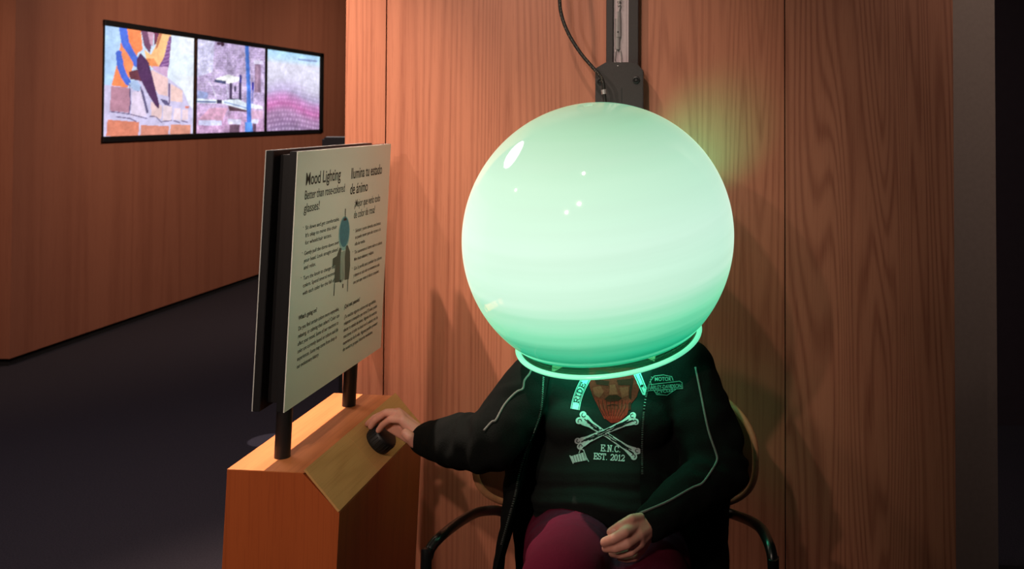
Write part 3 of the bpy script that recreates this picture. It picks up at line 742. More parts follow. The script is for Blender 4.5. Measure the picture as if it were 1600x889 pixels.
bm = bmesh.new(); add_tube(bm, [at(943, 140, 2.703), at(944, 147, 2.703)], 0.0072, 14); build('cable_ferrule', bm, M['steel'], cab_t, True, 40)

# ================================================================== CHAIR
CX = at(963, 740, 2.45).x
chair = thing('arm_chair', 'wide armchair with bent plywood back and black tube arms under the seated person', 'chair', (CX, 2.4, 0))
def shell_pt(s, t):
    """s -1..1 across, t -1..1 up: superellipse outline on a curved sheet"""
    W, H = 0.352, 0.165
    x = s * W; z = 0.735 + t * H
    y = 2.585 - 0.16 * abs(s) ** 2.2 + 0.03 * t
    return Vector((CX + x, y, z))
bm = bmesh.new(); n1, n2 = 40, 10
gridv = {}
ringn = 72
for lay, off in ((0, 0.0), (1, 0.012)):
    c = bm.verts.new(shell_pt(0, 0) + Vector((0, off, 0)))
    prev = None
    for r_ in range(1, n2 + 1):
        rr = r_ / n2; cur = []
        for k in range(ringn):
            a_ = 2 * math.pi * k / ringn; ca, sa = math.cos(a_), math.sin(a_)
            e = 2 / 2.6
            s_ = rr * abs(ca) ** e * (1 if ca >= 0 else -1); t_ = rr * abs(sa) ** e * (1 if sa >= 0 else -1)
            cur.append(bm.verts.new(shell_pt(s_, t_) + Vector((0, off, 0))))
        for k in range(ringn):
            k2 = (k + 1) % ringn
            if prev is None: bm.faces.new((c, cur[k], cur[k2]) if lay == 0 else (c, cur[k2], cur[k]))
            else: bm.faces.new((prev[k], cur[k], cur[k2], prev[k2]) if lay == 0 else (prev[k2], cur[k2], cur[k], prev[k]))
        prev = cur
    gridv[lay] = prev
build('backrest', bm, M['plywood'], chair, True, 50)
bm = bmesh.new()
loop = []
for k in range(ringn + 1):
    loop.append((gridv_pt := shell_pt(*[(abs(math.cos(2 * math.pi * k / ringn)) ** (2 / 2.6)) * (1 if math.cos(2 * math.pi * k / ringn) >= 0 else -1), (abs(math.sin(2 * math.pi * k / ringn)) ** (2 / 2.6)) * (1 if math.sin(2 * math.pi * k / ringn) >= 0 else -1)]) + Vector((0, 0.006, 0))))
add_tube(bm, loop, 0.0085, 8, False); build('backrest_edge', bm, M['ply_edge'], chair, True)
bm = bmesh.new(); seat_pts = []
for k in range(48):
    a_ = 2 * math.pi * k / 48; ca, sa = math.cos(a_), math.sin(a_); e = 2 / 4.0
    seat_pts.append((CX + 0.255 * abs(ca) ** e * (1 if ca >= 0 else -1), 2.31 + 0.225 * abs(sa) ** e * (1 if sa >= 0 else -1)))
a = [bm.verts.new((x, y, 0.405)) for x, y in seat_pts]; b_ = [bm.verts.new((x, y, 0.425)) for x, y in seat_pts]
bm.faces.new(a[::-1]); bm.faces.new(b_)
for k in range(48): bm.faces.new((a[k], a[(k + 1) % 48], b_[(k + 1) % 48], b_[k]))
build('seat', bm, M['plywood'], chair, True, 40)
for i, pl_ in enumerate(([at(792, 803, 2.47), at(775, 797.5, 2.44), at(745, 801, 2.36), at(716, 817, 2.25), at(688, 839, 2.14), at(674, 855, 2.11), at(668, 872, 2.10), at(665.5, 900, 2.09)],
                         [at(1135, 800, 2.47), at(1152, 806, 2.44), at(1172, 814, 2.34), at(1189, 826, 2.22), at(1200, 846, 2.13), at(1206, 866, 2.10), at(1208, 889, 2.09), at(1209, 910, 2.09)])):
    end = pl_[-1].copy(); end.z = 0.012; end.y = 2.07
    bm = bmesh.new(); add_tube(bm, catmull(pl_ + [end], 8), 0.0118, 14); build('arm_tube' if i == 0 else 'arm_tube.001', bm, M['black_gloss'], chair, True, 50)
    s = -1 if i == 0 else 1
    bm = bmesh.new(); add_tube(bm, [(CX + s * 0.27, 2.545, 0.64), (CX + s * 0.262, 2.57, 0.45), (CX + s * 0.28, 2.66, 0.012)], 0.0118, 14); build('leg' if i == 0 else 'leg.001', bm, M['black_gloss'], chair, True, 50)
    bm = bmesh.new(); add_tube(bm, [(CX + s * 0.262, 2.56, 0.392), (CX + s * 0.262, 2.3, 0.392), (end.x, 2.085, 0.392)], 0.0105, 12); build('side_rail' if i == 0 else 'side_rail.001', bm, M['black_gloss'], chair, True, 50)
    for (fx, fyy) in ((end.x, 2.07), (CX + s * 0.28, 2.66)):
        bm = bmesh.new(); add_lathe(bm, [(0, 0), (0.014, 0), (0.014, 0.014), (0, 0.014)], 14, Matrix.Translation((fx, fyy, 0))); build('foot_cap', bm, M['rubber'], chair, True, 40)

# ================================================================== PERSON
person = thing('person', 'seated person in open black fleece jacket and maroon trousers, head hidden in green globe', 'person', (-0.29, 2.35, 0.43))
V = Vector
neck, head = V((-0.285, 2.44, 1.06)), V((-0.285, 2.375, 1.235))
shR, elR, wrR = V((-0.452, 2.385, 0.955)), at(768, 692, 2.20), at(662, 686, 2.405)
shL, elL, wrL = V((-0.098, 2.385, 0.975)), at(1117, 738, 2.27), at(1012, 822, 2.075)
hpR, knR, anR = V((-0.375, 2.40, 0.56)), V((-0.325, 1.945, 0.660)), V((-0.115, 1.80, 0.34))
hpL, knL, anL = V((-0.205, 2.40, 0.55)), V((-0.155, 1.955, 0.590)), V((-0.17, 1.965, 0.11))
# ---- body: one continuous surface with both hands
bm = bmesh.new()
cap(bm, (V((-0.37, 2.42, 0.58)), .10), (V((-0.21, 2.42, 0.58)), .10))
hull(bm, sphere_pts((-0.29, 2.41, 0.60), (.15, .10, .09)) + sphere_pts((-0.285, 2.41, 0.90), (.155, .095, .1)))
cap(bm, (shR + V((.03, 0, 0)), .05), (neck, .065), (shL + V((-.03, 0, 0)), .05))
cap(bm, (neck, .058), (head + V((0, 0.01, -.06)), .055))
hull(bm, sphere_pts(head + V((0, 0.015, 0.03)), (.072, .092, .085)))
hull(bm, sphere_pts(head + V((0, 0.0, 0.0)), (.065, .08, .08)) + sphere_pts(head + V((0, -0.045, -.085)), (.036, .034, .028)))
hull(bm, sphere_pts(head + V((0, -0.080, 0.012)), .009) + sphere_pts(head + V((0, -0.102, -0.018)), .012))           # nose
for s in (-1, 1):
    hull(bm, sphere_pts(head + V((s * .012, -0.094, -0.022)), .008))
    hull(bm, sphere_pts(head + V((s * .073, 0.012, 0.0)), (.008, .018, .03)))                                           # ears
    cap(bm, (head + V((s * .018, -0.082, 0.026)), .007), (head + V((s * .042, -0.07, 0.026)), .006))                  # brows
cap(bm, (head + V((-.02, -0.076, -.052)), .006), (head + V((0, -0.084, -.050)), .007), (head + V((.02, -0.076, -.052)), .006))
cap(bm, (head + V((-.016, -0.075, -.062)), .007), (head + V((.016, -0.075, -.062)), .007))
for sh, el, wr in ((shR, elR, wrR), (shL, elL, wrL)): cap(bm, (sh, .048), (el, .038), (wr.lerp(el, 0.35), .034), (wr, .025))
for hp, kn, an in ((hpR, knR, anR), (hpL, knL, anL)): cap(bm, (hp, .085), (kn, .055), (kn.lerp(an, .35), .05), (an, .032))
def finger(bm, pts, r):
    k = len(pts)
    cap(bm, *[(p, r * (1 - 0.18 * i / (k - 1))) for i, p in enumerate(pts)])
# right hand arched over the knob: back of the hand on top, thumb on the near side
mR = [at(629, 656, 2.395), at(624, 647, 2.42), at(622, 644, 2.445), at(625, 650, 2.47)]
hull(bm, sphere_pts(wrR, .025) + sphere_pts(at(655, 679, 2.41), .024) + sphere_pts(at(650, 690, 2.395), .016) + sphere_pts(at(652, 676, 2.43), .018))
for q_ in mR: hull(bm, sphere_pts(wrR, .022) + sphere_pts(at(654, 682, 2.40), .018) + sphere_pts(q_, .0115))
for i in range(3): hull(bm, sphere_pts(mR[i], .0115) + sphere_pts(mR[i + 1], .0115) + sphere_pts(at(650, 684, 2.41), .014))
finger(bm, [mR[0], at(610, 655, 2.40), at(598, 664, 2.415), at(592, 672, 2.425)], .0098)
finger(bm, [mR[1], at(603, 645, 2.43), at(587, 656, 2.445), at(580, 666, 2.455)], .0102)
finger(bm, [mR[2], at(604, 644, 2.46), at(585, 653, 2.475), at(575, 662, 2.485)], .0098)
finger(bm, [mR[3], at(610, 650, 2.49), at(596, 655, 2.505), at(584, 660, 2.515)], .0088)
hull(bm, sphere_pts(at(652, 690, 2.41), .016) + sphere_pts(at(628, 676, 2.425), .011) + sphere_pts(at(622, 658, 2.42), .011) + sphere_pts(at(608, 668, 2.435), .009))
cap(bm, (at(657, 690, 2.39), .017), (at(648, 690, 2.372), .0155), (at(640, 682, 2.36), .0125), (at(634, 677, 2.362), .0118))
# left hand resting in the lap, fingers curled, back of the hand towards us
mL = [at(994, 822, 2.035), at(998, 836, 2.025), at(1000, 848, 2.03), at(1001, 857, 2.045)]
for q_ in mL: hull(bm, sphere_pts(wrL, .025) + sphere_pts(q_, .0125))
for i in range(3): hull(bm, sphere_pts(mL[i], .0125) + sphere_pts(mL[i + 1], .0125) + sphere_pts(wrL, .022))
finger(bm, [at(1000, 809, 2.05), at(986, 811, 2.025), at(969, 821, 2.010), at(954, 831, 2.014)], .0106)        # thumb on top
finger(bm, [mL[0], at(976, 832, 1.994), at(958, 842, 1.986), at(945, 847, 1.998)], .0122)
finger(bm, [mL[1] + V((0, 0, -.002)), at(980, 850, 1.994), at(962, 856, 1.99), at(947, 856, 2.004)], .0116)
finger(bm, [mL[2] + V((0, 0, -.003)), at(986, 862, 2.008), at(970, 866, 2.008), at(957, 864, 2.024)], .0106)
finger(bm, [mL[3] + V((0, 0, -.004)), at(992, 871, 2.03), at(980, 873, 2.032), at(969, 871, 2.046)], .0092)
me = fuse(bm, 0.0028, 3)
body = link('body', me, M['skin'], person, True)
def nail(p, n, d, s=.0052):
    bm = bmesh.new(); m_ = axis_mat(p, n, d)
    bmesh.ops.create_uvsphere(bm, u_segments=12, v_segments=6, radius=1, matrix=m_ @ Matrix.Diagonal((s * 1.3, s, .0014, 1)))
    build('fingernail', bm, M['nail'], body, True)
bvB = bvh_of(me)
for px_, py_, dx_, dy_ in ((958.5, 830.5, -1, .55),):
    d_ = ray(px_, py_).normalized(); h = bvB.ray_cast(V((0, 0, CAM_Z)), d_)
    if h[0]: nail(h[0], h[1], (dx_, -.1, -dy_))
for s in (-1, 1):
    bm = bmesh.new(); bmesh.ops.create_uvsphere(bm, u_segments=16, v_segments=10, radius=.0115, matrix=Matrix.Translation(head + V((s * .03, -.070, .010)))); build('eye', bm, M['eye'], body, True)
bm = bmesh.new()
hull(bm, sphere_pts(head + V((0, 0.025, 0.042)), (.083, .098, .088)))
hull(bm, sphere_pts(head + V((0, 0.05, -.02)), (.078, .06, .07)))
me = fuse(bm, 0.005, 4); wrinkle(me, lambda p: 0.004 * noise.noise(p * 40)); build_h = link('hair', me, M['hair'], body, True)

# ---- shared torso form
def torso(bm, g):
    """g = extra thickness of the layer"""
    cap(bm, (shR + V((.045, .01, -.01)), .062 + g), (V((-0.285, 2.43, 1.005)), .072 + g), (shL + V((-.045, .01, -.01)), .062 + g))
    hull(bm, sphere_pts((-0.345, 2.385, .90), (.115 + g, .105 + g, .11 + g)) + sphere_pts((-0.215, 2.385, .905), (.115 + g, .105 + g, .11 + g)))
    hull(bm, sphere_pts((-0.285, 2.385, .90), (.17 + g, .105 + g, .10 + g)) + sphere_pts((-0.28, 2.335, .70), (.175 + g, .14 + g, .10 + g)))
    hull(bm, sphere_pts((-0.28, 2.335, .70), (.175 + g, .14 + g, .10 + g)) + sphere_pts((-0.285, 2.37, .57), (.185 + g, .145 + g, .10 + g)))
    for s in (-1, 1): hull(bm, sphere_pts((-0.282 + s * .075, 2.305, .865), (.07 + g, .06 + g, .065 + g)))
# ---- T-shirt
bm = bmesh.new(); torso(bm, 0.0)
cap(bm, (shR, .06), (shR.lerp(elR, .5), .055)); cap(bm, (shL, .06), (shL.lerp(elL, .5), .055))
me = fuse(bm, 0.007, 10)
def shirt_fold(p):
    a = 0.004 * noise.noise(V((p.x * 7, p.y * 7, p.z * 14)))
    if p.z < .80: a += 0.006 * (math.sin(p.z * 75 + 3.5 * noise.noise(V((p.x * 6, 1, p.z * 5))) + 6 * abs(p.x + .29)) ** 3) * min(1, (.80 - p.z) / .08)
    return a
wrinkle(me, shirt_fold)
shirt = link('t_shirt', me, M['shirt'], person, True)
bvS = bvh_of(me)
# ---- trousers
bm = bmesh.new()
cap(bm, (hpR, .115), (knR + V((0, .10, -.02)), .092), (knR, .084), (knR.lerp(anR, .35), .068), (knR.lerp(anR, .93), .055))
cap(bm, (hpL, .115), (knL + V((0, .10, -.01)), .09), (knL, .080), (knL.lerp(anL, .35), .066), (knL.lerp(anL, .9), .056))
cap(bm, (V((-0.37, 2.42, 0.555)), .115), (V((-0.21, 2.42, 0.555)), .115))
me = fuse(bm, 0.008, 8)
wrinkle(me, lambda p: 0.004 * noise.noise(p * 13) + 0.003 * math.sin(p.y * 90 + 4 * noise.noise(p * 9)) * max(0, min(1, (p.y - 2.0) * 6)))
tr_ = link('trousers', me, M['trousers'], person, True)
bvT = bvh_of(me)
# ---- shoes
for i, (an, d) in enumerate(((anR, V((.10, -.22, -.10))), (anL, V((0, -.22, -.012))))):
    bm = bmesh.new(); dd = d.normalized()
    base = an + V((0, .02, -.055)) if i else an + V((.02, .02, -.05))
    cap(bm, (an, .045), (base, .04)); cap(bm, (base + V((0, 0, 0)), .042), (base + dd * .11, .044), (base + dd * .19, .036))
    me = fuse(bm, .005, 6)
    for v in me.vertices:
        if i and v.co.z < 0.004: v.co.z = 0.004
    link('shoe' if i == 0 else 'shoe.001', me, M['leather'], person, True)

# ---- jacket: body and sleeves in one surface, opened down the front
bm = bmesh.new(); torso(bm, 0.015)
cap(bm, (shR, .070), (shR.lerp(elR, .5), .074), (elR, .066), (elR.lerp(wrR, .45), .064), (wrR.lerp(elR, .10), .045), (wrR.lerp(elR, .03), .040))
cap(bm, (shL + V((.005, 0, 0)), .072), (shL.lerp(elL, .5) + V((.012, 0, 0)), .076), (elL + V((.012, .0, 0)), .066), (elL.lerp(wrL, .5), .060), (wrL.lerp(elL, .13), .043), (wrL.lerp(elL, .05), .040))
# skirts of the jacket: left panel flares outwards, right one hangs beside the seat
hull(bm, sphere_pts(at(858, 720, 2.36), .10) + sphere_pts(at(848, 800, 2.33), .095) + sphere_pts(at(840, 940, 2.30), .11) + sphere_pts(at(880, 940, 2.36), .11))
hull(bm, sphere_pts(V((-0.17, 2.40, .72)), .11) + sphere_pts(V((-0.095, 2.39, .58)), .115) + sphere_pts(V((-0.10, 2.39, .46)), .12))
hull(bm, sphere_pts(V((-0.06, 2.36, .80)), .07) + sphere_pts(V((-0.08, 2.38, .60)), .10))
me = fuse(bm, 0.007, 9)
axes = [(shR, elR), (elR, wrR), (shL, elL), (elL, wrL)]
def jacket_fold(p):
    a = 0.008 * noise.noise(V((p.x * 9, p.y * 9, p.z * 7))) + 0.003 * noise.noise(p * 30)
    for j, (el, A0, B0) in enumerate(((elR, shR, wrR), (elL, shL, wrL))):
        d = (p - el).length
        if d < .2:
            s = (p - A0).dot((B0 - A0).normalized())
            wgt = (1 - d / .2) ** 0.8
            a += wgt * 0.009 * math.sin(s * 80 + 9.0 * noise.noise(p * 7)) * (0.5 + noise.noise(p * 11 + V((3, 1, 7))))
    return a
wrinkle(me, jacket_fold)
jk = link('jacket', me, M['jacket'], person, True)
Lz = [(853, 545), (851, 590), (847, 640), (836, 675), (826, 700), (814, 740), (807, 775), (800, 800), (786, 850), (772, 905), (768, 960)]
Rz = [(1026, 545), (1016, 590), (1007, 620), (1003, 650), (1001, 690), (1001, 740), (1006, 790), (1012, 850), (1018, 905), (1020, 960)]
poly = [(at(x, y, 2.25).x, at(x, y, 2.25).z) for x, y in Lz] + [(at(x, y, 2.25).x, at(x, y, 2.25).z) for x, y in Rz[::-1]]
bm = bmesh.new(); prism(bm, poly, 1.6, 2.39, lambda x, y, z: V((x, y, z))); bmesh.ops.recalc_face_normals(bm, faces=bm.faces)
cm = bpy.data.meshes.new('tmp'); bm.to_mesh(cm); bm.free(); co = bpy.data.objects.new('tmp', cm); COL.objects.link(co)
bo = jk.modifiers.new('b', 'BOOLEAN'); bo.operation = 'DIFFERENCE'; bo.object = co; bo.solver = 'EXACT'
dg = bpy.context.evaluated_depsgraph_get(); dg.update()
cut = bpy.data.meshes.new_from_object(jk.evaluated_get(dg)); jk.modifiers.clear(); old = jk.data; jk.data = cut
bpy.data.objects.remove(co); bpy.data.meshes.remove(cm); bpy.data.meshes.remove(old)
if not cut.materials: cut.materials.append(M['jacket'])
cut.polygons.foreach_set('use_smooth', [True] * len(cut.polygons)); cut.set_sharp_from_angle(angle=R(50))
bvJ = bvh_of(cut)
EYE = V((0, 0, CAM_Z))
def drop(bv, px, py, off=0.0012):
    h = bv.ray_cast(EYE, ray(px, py).normalized())
    return (h[0] + h[1] * off, h[1]) if h[0] else (None, None)
def densify(pts, step):
    out = []
    for (xa, ya), (xb, yb) in zip(pts, pts[1:]):
        n = max(1, int(math.hypot(xb - xa, yb - ya) / step))
        out += [(xa + (xb - xa) * k / n, ya + (yb - ya) * k / n) for k in range(n)]
    return out + [pts[-1]]
def sm2(pts, n=6): return [(v.x, v.y) for v in catmull([V((x, y, 0)) for x, y in pts], n)]
def ribbon(name, pts, wd, bv, mat, parent, thick=0.0022):
    """raised cord laid on the cloth along a line"""
    P = [drop(bv, x, y, thick * 0.4)[0] for x, y in densify(sm2(pts), 3)]
    P = [p for p in P if p is not None]
    for _ in range(2): P = [P[0]] + [(P[i - 1] + P[i] * 2 + P[i + 1]) / 4 for i in range(1, len(P) - 1)] + [P[-1]]
    bm = bmesh.new(); add_tube(bm, P, wd, 8); return build(name, bm, mat, parent, True)
ribbon('sleeve_piping', [(831, 574.6), (827, 585), (819, 595), (816.6, 608), (806.5, 613), (788.5, 632), (775, 656.7), (769, 659), (756, 673)], 0.0027, bvJ, M['piping'], jk)
ribbon('sleeve_piping.001', [(1086.5, 574), (1094, 610), (1107, 673), (1118, 705), (1120.5, 719), (1112, 735), (1097.5, 755), (1082, 762), (1041, 785), (1000, 802)], 0.0028, bvJ, M['piping'], jk)
def zipper(name, pts, dx):
    bm = bmesh.new()
    for k, (x, y) in enumerate(densify(sm2(pts), 2.6)):
        p, n = drop(bvJ, x + dx, y, 0.001)
        if p is None: continue
        bmesh.ops.create_cube(bm, size=1, matrix=axis_mat(p, n, (1, 0, 0)) @ Matrix.Diagonal((.0042, .0022, .0022, 1)))
    o = build(name, bm, M['zip'], jk); o['kind'] = 'stuff'
zipper('zip_teeth', Lz[1:9], -2.2); zipper('zip_teeth.001', Rz[1:6], 2.2)

# ---- flat prints that lie on the cloth
def decal(name, tris, bv, mat, parent, off, step=4.0):
    """tris: (verts2d, faces) in photograph pixels; subdivided and laid on the cloth surface"""
    v, f = tris; bm = bmesh.new(); vs = [bm.verts.new((x, y, 0)) for x, y in v]
    for q_ in f:
        try: bm.faces.new([vs[i] for i in q_])
        except ValueError: pass
    bmesh.ops.triangulate(bm, faces=bm.faces)
    for _ in range(5):
        es = [e for e in bm.edges if e.calc_length() > step]
        if not es: break
        bmesh.ops.subdivide_edges(bm, edges=es, cuts=1)
    bmesh.ops.triangulate(bm, faces=bm.faces)
    dead = []
    for vv in bm.verts:
        p, n = drop(bv, vv.co.x, vv.co.y, off)
        if p is None: dead.append(vv)
        else: vv.co = p
    bmesh.ops.delete(bm, geom=dead, context='VERTS')
    for fc in bm.faces:
        fc.normal_update()
        if fc.normal.dot(EYE - fc.calc_center_median()) < 0: fc.normal_flip()
    return build(name, bm, mat, parent, recalc=False)
def merge(*parts):
    v, f = [], []
    for a_, b_ in parts:
        o_ = len(v); v += a_; f += [tuple(i + o_ for i in q_) for q_ in b_]
    return v, f
def pg(pts): return list(pts), [tuple(range(len(pts)))]
def st(pts, w_):
    out = []
    for (xa, ya), (xb, yb) in zip(pts, pts[1:]):
        L = math.hypot(xb - xa, yb - ya) + 1e-9; nx_, ny_ = -(yb - ya) / L * w_ / 2, (xb - xa) / L * w_ / 2
        ex, ey = (xb - xa) / L * w_ * .3, (yb - ya) / L * w_ * .3
        out.append(pg([(xa - ex + nx_, ya - ey + ny_), (xb + ex + nx_, yb + ey + ny_), (xb + ex - nx_, yb + ey - ny_), (xa - ex - nx_, ya - ey - ny_)]))
    return merge(*out)
def crc(cx, cy, rx, ry=None, n=16): return pg([(cx + rx * math.cos(2 * math.pi * k / n), cy + (ry or rx) * math.sin(2 * math.pi * k / n)) for k in range(n)])
def arc(cx, cy, rx, ry, a0, a1, n=10): return [(cx + rx * math.cos(R(a0 + (a1 - a0) * k / n)), cy + ry * math.sin(R(a0 + (a1 - a0) * k / n))) for k in range(n + 1)]
# slab-serif letters as strokes in a unit box (x right, y down)
GL = {'E': (.8, [[(.15, 0), (.15, 1)], [(0, 0), (.8, 0), (.8, .22)], [(.15, .5), (.55, .5)], [(.55, .38), (.55, .62)], [(0, 1), (.8, 1), (.8, .76)]]),
      'N': (.95, [[(.18, 1), (.18, 0), (.75, 1), (.75, 0)], [(0, 0), (.25, 0)], [(0, 1), (.36, 1)], [(.58, 0), (.92, 0)]]),
      'C': (.85, [arc(.45, .5, .42, .5, -38, -322, 14), [(.8, .02), (.8, .3)]]),
      'S': (.75, [arc(.37, .25, .33, .25, -20, -250, 10) + arc(.37, .75, .34, .25, -90, 160, 10), [(.7, 0), (.7, .24)], [(.03, .76), (.03, 1)]]),
      'T': (.85, [[(.42, 0), (.42, 1)], [(0, .24), (0, 0), (.85, 0), (.85, .24)], [(.22, 1), (.62, 1)]]),
      '2': (.7, [arc(.34, .28, .32, .28, -170, 30, 8) + [(0, 1), (.68, 1), (.68, .8)]]),
      '0': (.7, [arc(.34, .5, .3, .5, 0, 360, 16)]), '1': (.6, [[(.08, .2), (.3, 0), (.3, 1)], [(.05, 1), (.55, 1)]]),
      'R': (.9, [[(.15, 0), (.15, 1)], [(0, 0), (.5, 0)] + arc(.5, .25, .28, .25, -90, 90, 8) + [(.15, .5)], [(.4, .5), (.8, 1), (.9, 1)], [(0, 1), (.32, 1)]]),
      'I': (.5, [[(.22, 0), (.22, 1)], [(0, 0), (.45, 0)], [(0, 1), (.45, 1)]]),
      'D': (.9, [[(.15, 0), (.15, 1)], [(0, 0), (.4, 0)] + arc(.4, .5, .4, .5, -90, 90, 10) + [(0, 1)]]),
      '.': (.3, [[(.1, .95), (.1, 1.0)]]), ' ': (.45, [])}
def word(s, x, y, h, wd, place, kx=1.0):
    """letters laid out from (x, y) top left, height h; place maps the layout point to pixels"""
    parts = []
    for ch in s:
        a_, strokes = GL[ch]
        for s_ in strokes: parts.append(st([place(x + p[0] * h * kx, y + p[1] * h) for p in s_], wd))
        x += (a_ + .16) * h * kx
    return merge(*parts)
ident = lambda x, y: (x, y)
tilt = lambda ox, oy, a_: (lambda x, y: (ox + (x - ox) * math.cos(R(a_)) - (y - oy) * math.sin(R(a_)), oy + (x - ox) * math.sin(R(a_)) + (y - oy) * math.cos(R(a_))))
SH = shirt
decal('shirt_lettering', merge(word('E.N.C.', 939.5, 695, 9.4, 1.5, tilt(939, 695, 4), .76), word('EST. 2012', 928.5, 708, 9.0, 1.4, tilt(928, 708, 4), .74)), bvS, M['print_white'], SH, .0014, 5)
face = [(921, 575), (1000, 575), (1001, 600), (995, 620), (984, 634), (980, 648), (967, 660), (955, 661), (943, 652), (934, 634), (926, 618), (921, 603)]
decal('printed_face', pg(face), bvS, M['print_red'], SH, .0012)
decal('printed_face_light', merge(pg([(926, 606), (938, 603), (944, 612), (936, 622), (928, 616)]), pg([(953, 602), (961, 601), (966, 616), (952, 617)]), pg([(968, 606), (982, 604), (982, 618), (972, 622)]),
      *[st([(938 + 5.6 * k, 632), (940 + 5 * k, 642), (945 + 3.6 * k, 654)], 1.6) for k in range(8)]), bvS, M['print_red_light'], SH, .0016)
decal('printed_face_dark', merge(pg([(929, 592), (952, 596), (951, 603), (932, 601)]), pg([(964, 594), (986, 592), (985, 602), (966, 602)]), pg([(944, 624), (951, 618), (964, 617), (972, 622), (966, 627), (950, 628)]),
      st([(988, 592), (985, 612), (984, 640)], 4), *[st([(935 + 6.2 * k, 625), (938 + 5.6 * k, 638), (944 + 3.8 * k, 650)], 1.2) for k in range(8)], st([(950, 634), (958, 632), (966, 634)], 1.6)), bvS, M['print_red_dark'], SH, .0018)
def bone(xa, ya, xb, yb, w_, knob):
    L = math.hypot(xb - xa, yb - ya); ux, uy = (xb - xa) / L, (yb - ya) / L; nx_, ny_ = -uy, ux
    P = lambda t_, s_: (xa + ux * t_ * L + nx_ * s_, ya + uy * t_ * L + ny_ * s_)
    outline = [P(.0, -knob * .9), P(.1, -knob), P(.2, -w_ * 1.1), P(.5, -w_ * .75), P(.8, -w_ * 1.0), P(.92, -knob), P(1.0, -knob * .9), P(.99, 0), P(1.0, knob * .9), P(.92, knob), P(.8, w_ * 1.0), P(.5, w_ * .75), P(.2, w_ * 1.1), P(.1, knob), P(.0, knob * .9), P(.02, 0)]
    fill = merge(pg(outline), crc(*P(.03, -knob * .65), knob * .62), crc(*P(.03, knob * .65), knob * .62), crc(*P(.97, -knob * .65), knob * .6), crc(*P(.97, knob * .65), knob * .6))
    dark = merge(*[st([P(t0, s_), P(t0 + .09, s_ * .6), P(t0 + .2, s_ * .9)], 1.5) for t0, s_ in ((.26, w_ * .6), (.36, -w_ * .55), (.56, w_ * .5), (.64, -w_ * .1), (.14, w_ * .1), (.12, -w_ * .5), (.2, w_ * .4), (.3, -w_ * .2), (.42, w_ * .35), (.5, -w_ * .4), (.6, w_ * .2), (.68, -w_ * .45), (.74, w_ * .5))],
                 st([P(.08, -w_ * .2), P(.22, 0)], 1.4), *[st(arc(*P(t0, s_ * knob * .62), knob * .33, knob * .33, a0, a0 + 230), 1.1) for t0, s_, a0 in ((.04, -1, 20), (.04, 1, 140), (.96, 1, 200), (.96, -1, 60))], st([P(.8, 0), P(.94, w_ * .2)], 1.1))
    return fill, dark
f1, d1 = bone(905, 651, 996, 711, 5.0, 8.5); f2, d2 = bone(902, 694, 994, 653, 5.0, 8.0)
decal('printed_bone', f1, bvS, M['print_white'], SH, .0016); decal('bone_shading', d1, bvS, M['print_black'], SH, .0022)
decal('printed_bone.001', f2, bvS, M['print_white'], SH, .0026); decal('bone_shading.001', d2, bvS, M['print_black'], SH, .0032)
# curved banner with RIDE running up its left limb, the other limb at the right
BANC = sm2([(898.5, 640), (901, 627), (905.5, 613), (911, 601), (917, 590)], 8)
BANL = [0.0]
for p_, q_ in zip(BANC, BANC[1:]): BANL.append(BANL[-1] + math.hypot(q_[0] - p_[0], q_[1] - p_[1]))
def bl_(s_, t_):   # s along the banner from bottom to top, t across (to the right)
    d_ = s_ * BANL[-1]; i = min(max(0, sum(1 for x in BANL if x <= d_) - 1), len(BANC) - 2)
    (xa, ya), (xb, yb) = BANC[i], BANC[i + 1]; L = BANL[i + 1] - BANL[i]; f_ = (d_ - BANL[i]) / L
    return (xa + (xb - xa) * f_ - (yb - ya) / L * t_, ya + (yb - ya) * f_ + (xb - xa) / L * t_)
ban = [bl_(k / 12, -7) for k in range(13)] + [bl_(k / 12, 7) for k in range(12, -1, -1)]
decal('printed_banner', merge(pg(ban)), bvS, M['print_white'], SH, .0014)
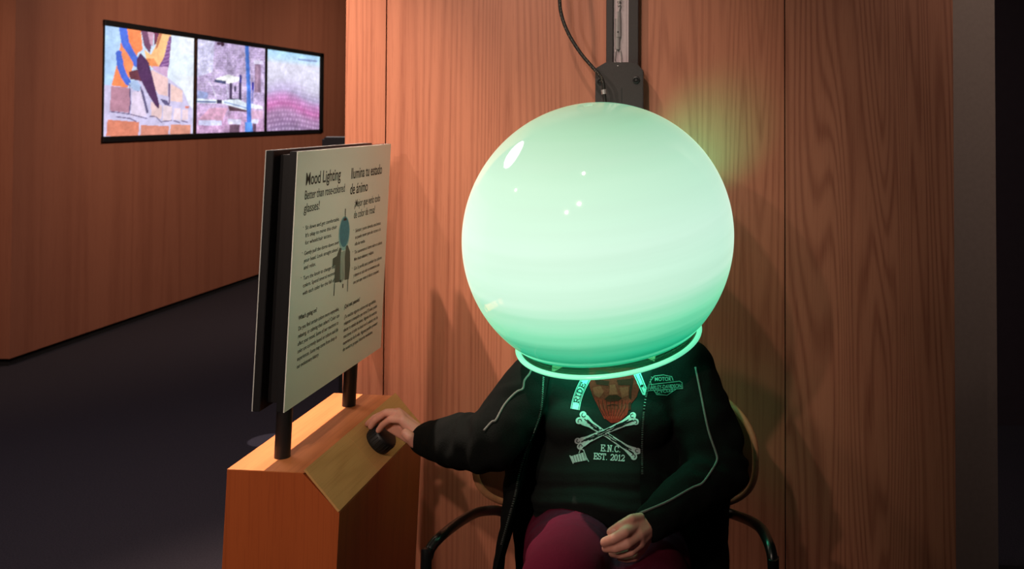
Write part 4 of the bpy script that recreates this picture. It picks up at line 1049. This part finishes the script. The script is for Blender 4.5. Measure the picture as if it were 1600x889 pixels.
decal('banner_border', merge(st([bl_(k / 12, -5.4) for k in range(13)], .8), st([bl_(k / 12, 5.4) for k in range(13)], .8)), bvS, M['print_black'], SH, .002)
decal('banner_lettering', word('RIDE', 0, 0, 7.2, 1.3, lambda x, y: bl_(.20 + x / BANL[-1] * 1.25, y - 3.6)), bvS, M['print_black'], SH, .002)
decal('printed_banner.001', pg([(990, 586), (1001, 583), (1010, 606), (1009, 618), (1004, 617)]), bvS, M['print_white'], SH, .0014)
decal('banner_border.001', merge(st([(992.5, 586), (1005, 614)], .9), st([(999, 585), (1008, 607)], .9), crc(1003, 603, 2)), bvS, M['print_black'], SH, .002)
decal('printed_spool', merge(pg([(892, 713), (912, 707), (917, 719), (897, 723)]), st([(905, 708), (907, 702), (912, 703), (917, 716), (920, 721)], 1.2), st([(891, 712), (896, 724)], 1.6)), bvS, M['print_white'], SH, .0014)
decal('spool_lines', merge(*[st([(896 + 4 * k, 712 - k), (899 + 4 * k, 722 - .8 * k)], .7) for k in range(5)]), bvS, M['print_black'], SH, .002)
# embroidered bar-and-shield emblem on the jacket's chest
def tx(s, x0, y0, x1, y1, h, bold=0.02):
    v, f = text_tris(s, bold); xs = [p[0] for p in v]; mn, mxx = min(xs), max(xs); L = math.hypot(x1 - x0, y1 - y0); ux, uy = (x1 - x0) / L, (y1 - y0) / L
    out = []
    for px_, py_ in v:
        t_ = (px_ - mn) / (mxx - mn) * L; q_ = py_ / .73 * h
        out.append((x0 + ux * t_ + uy * q_, y0 + uy * t_ - ux * q_))
    return out, f
emb = merge(st([(1018, 602), (1016, 596), (1022, 588), (1036, 586), (1050, 588.5), (1052, 594.5)], 1.1), st([(1010, 602), (1062, 595.5), (1066, 598), (1067, 607), (1012, 610.5), (1010, 602)], 1.0),
            st([(1022, 610.5), (1026, 616.5), (1042, 617.5), (1056, 608.5)], 1.1),
            tx('MOTOR', 1023, 595.5, 1049, 595, 6), tx('HARLEY-DAVIDSON', 1012.5, 609, 1065, 605.5, 6.2), tx('CYCLES', 1026, 615.3, 1052, 611.5, 4.6))
decal('chest_emblem', emb, bvJ, M['thread'], jk, .0012, 6)
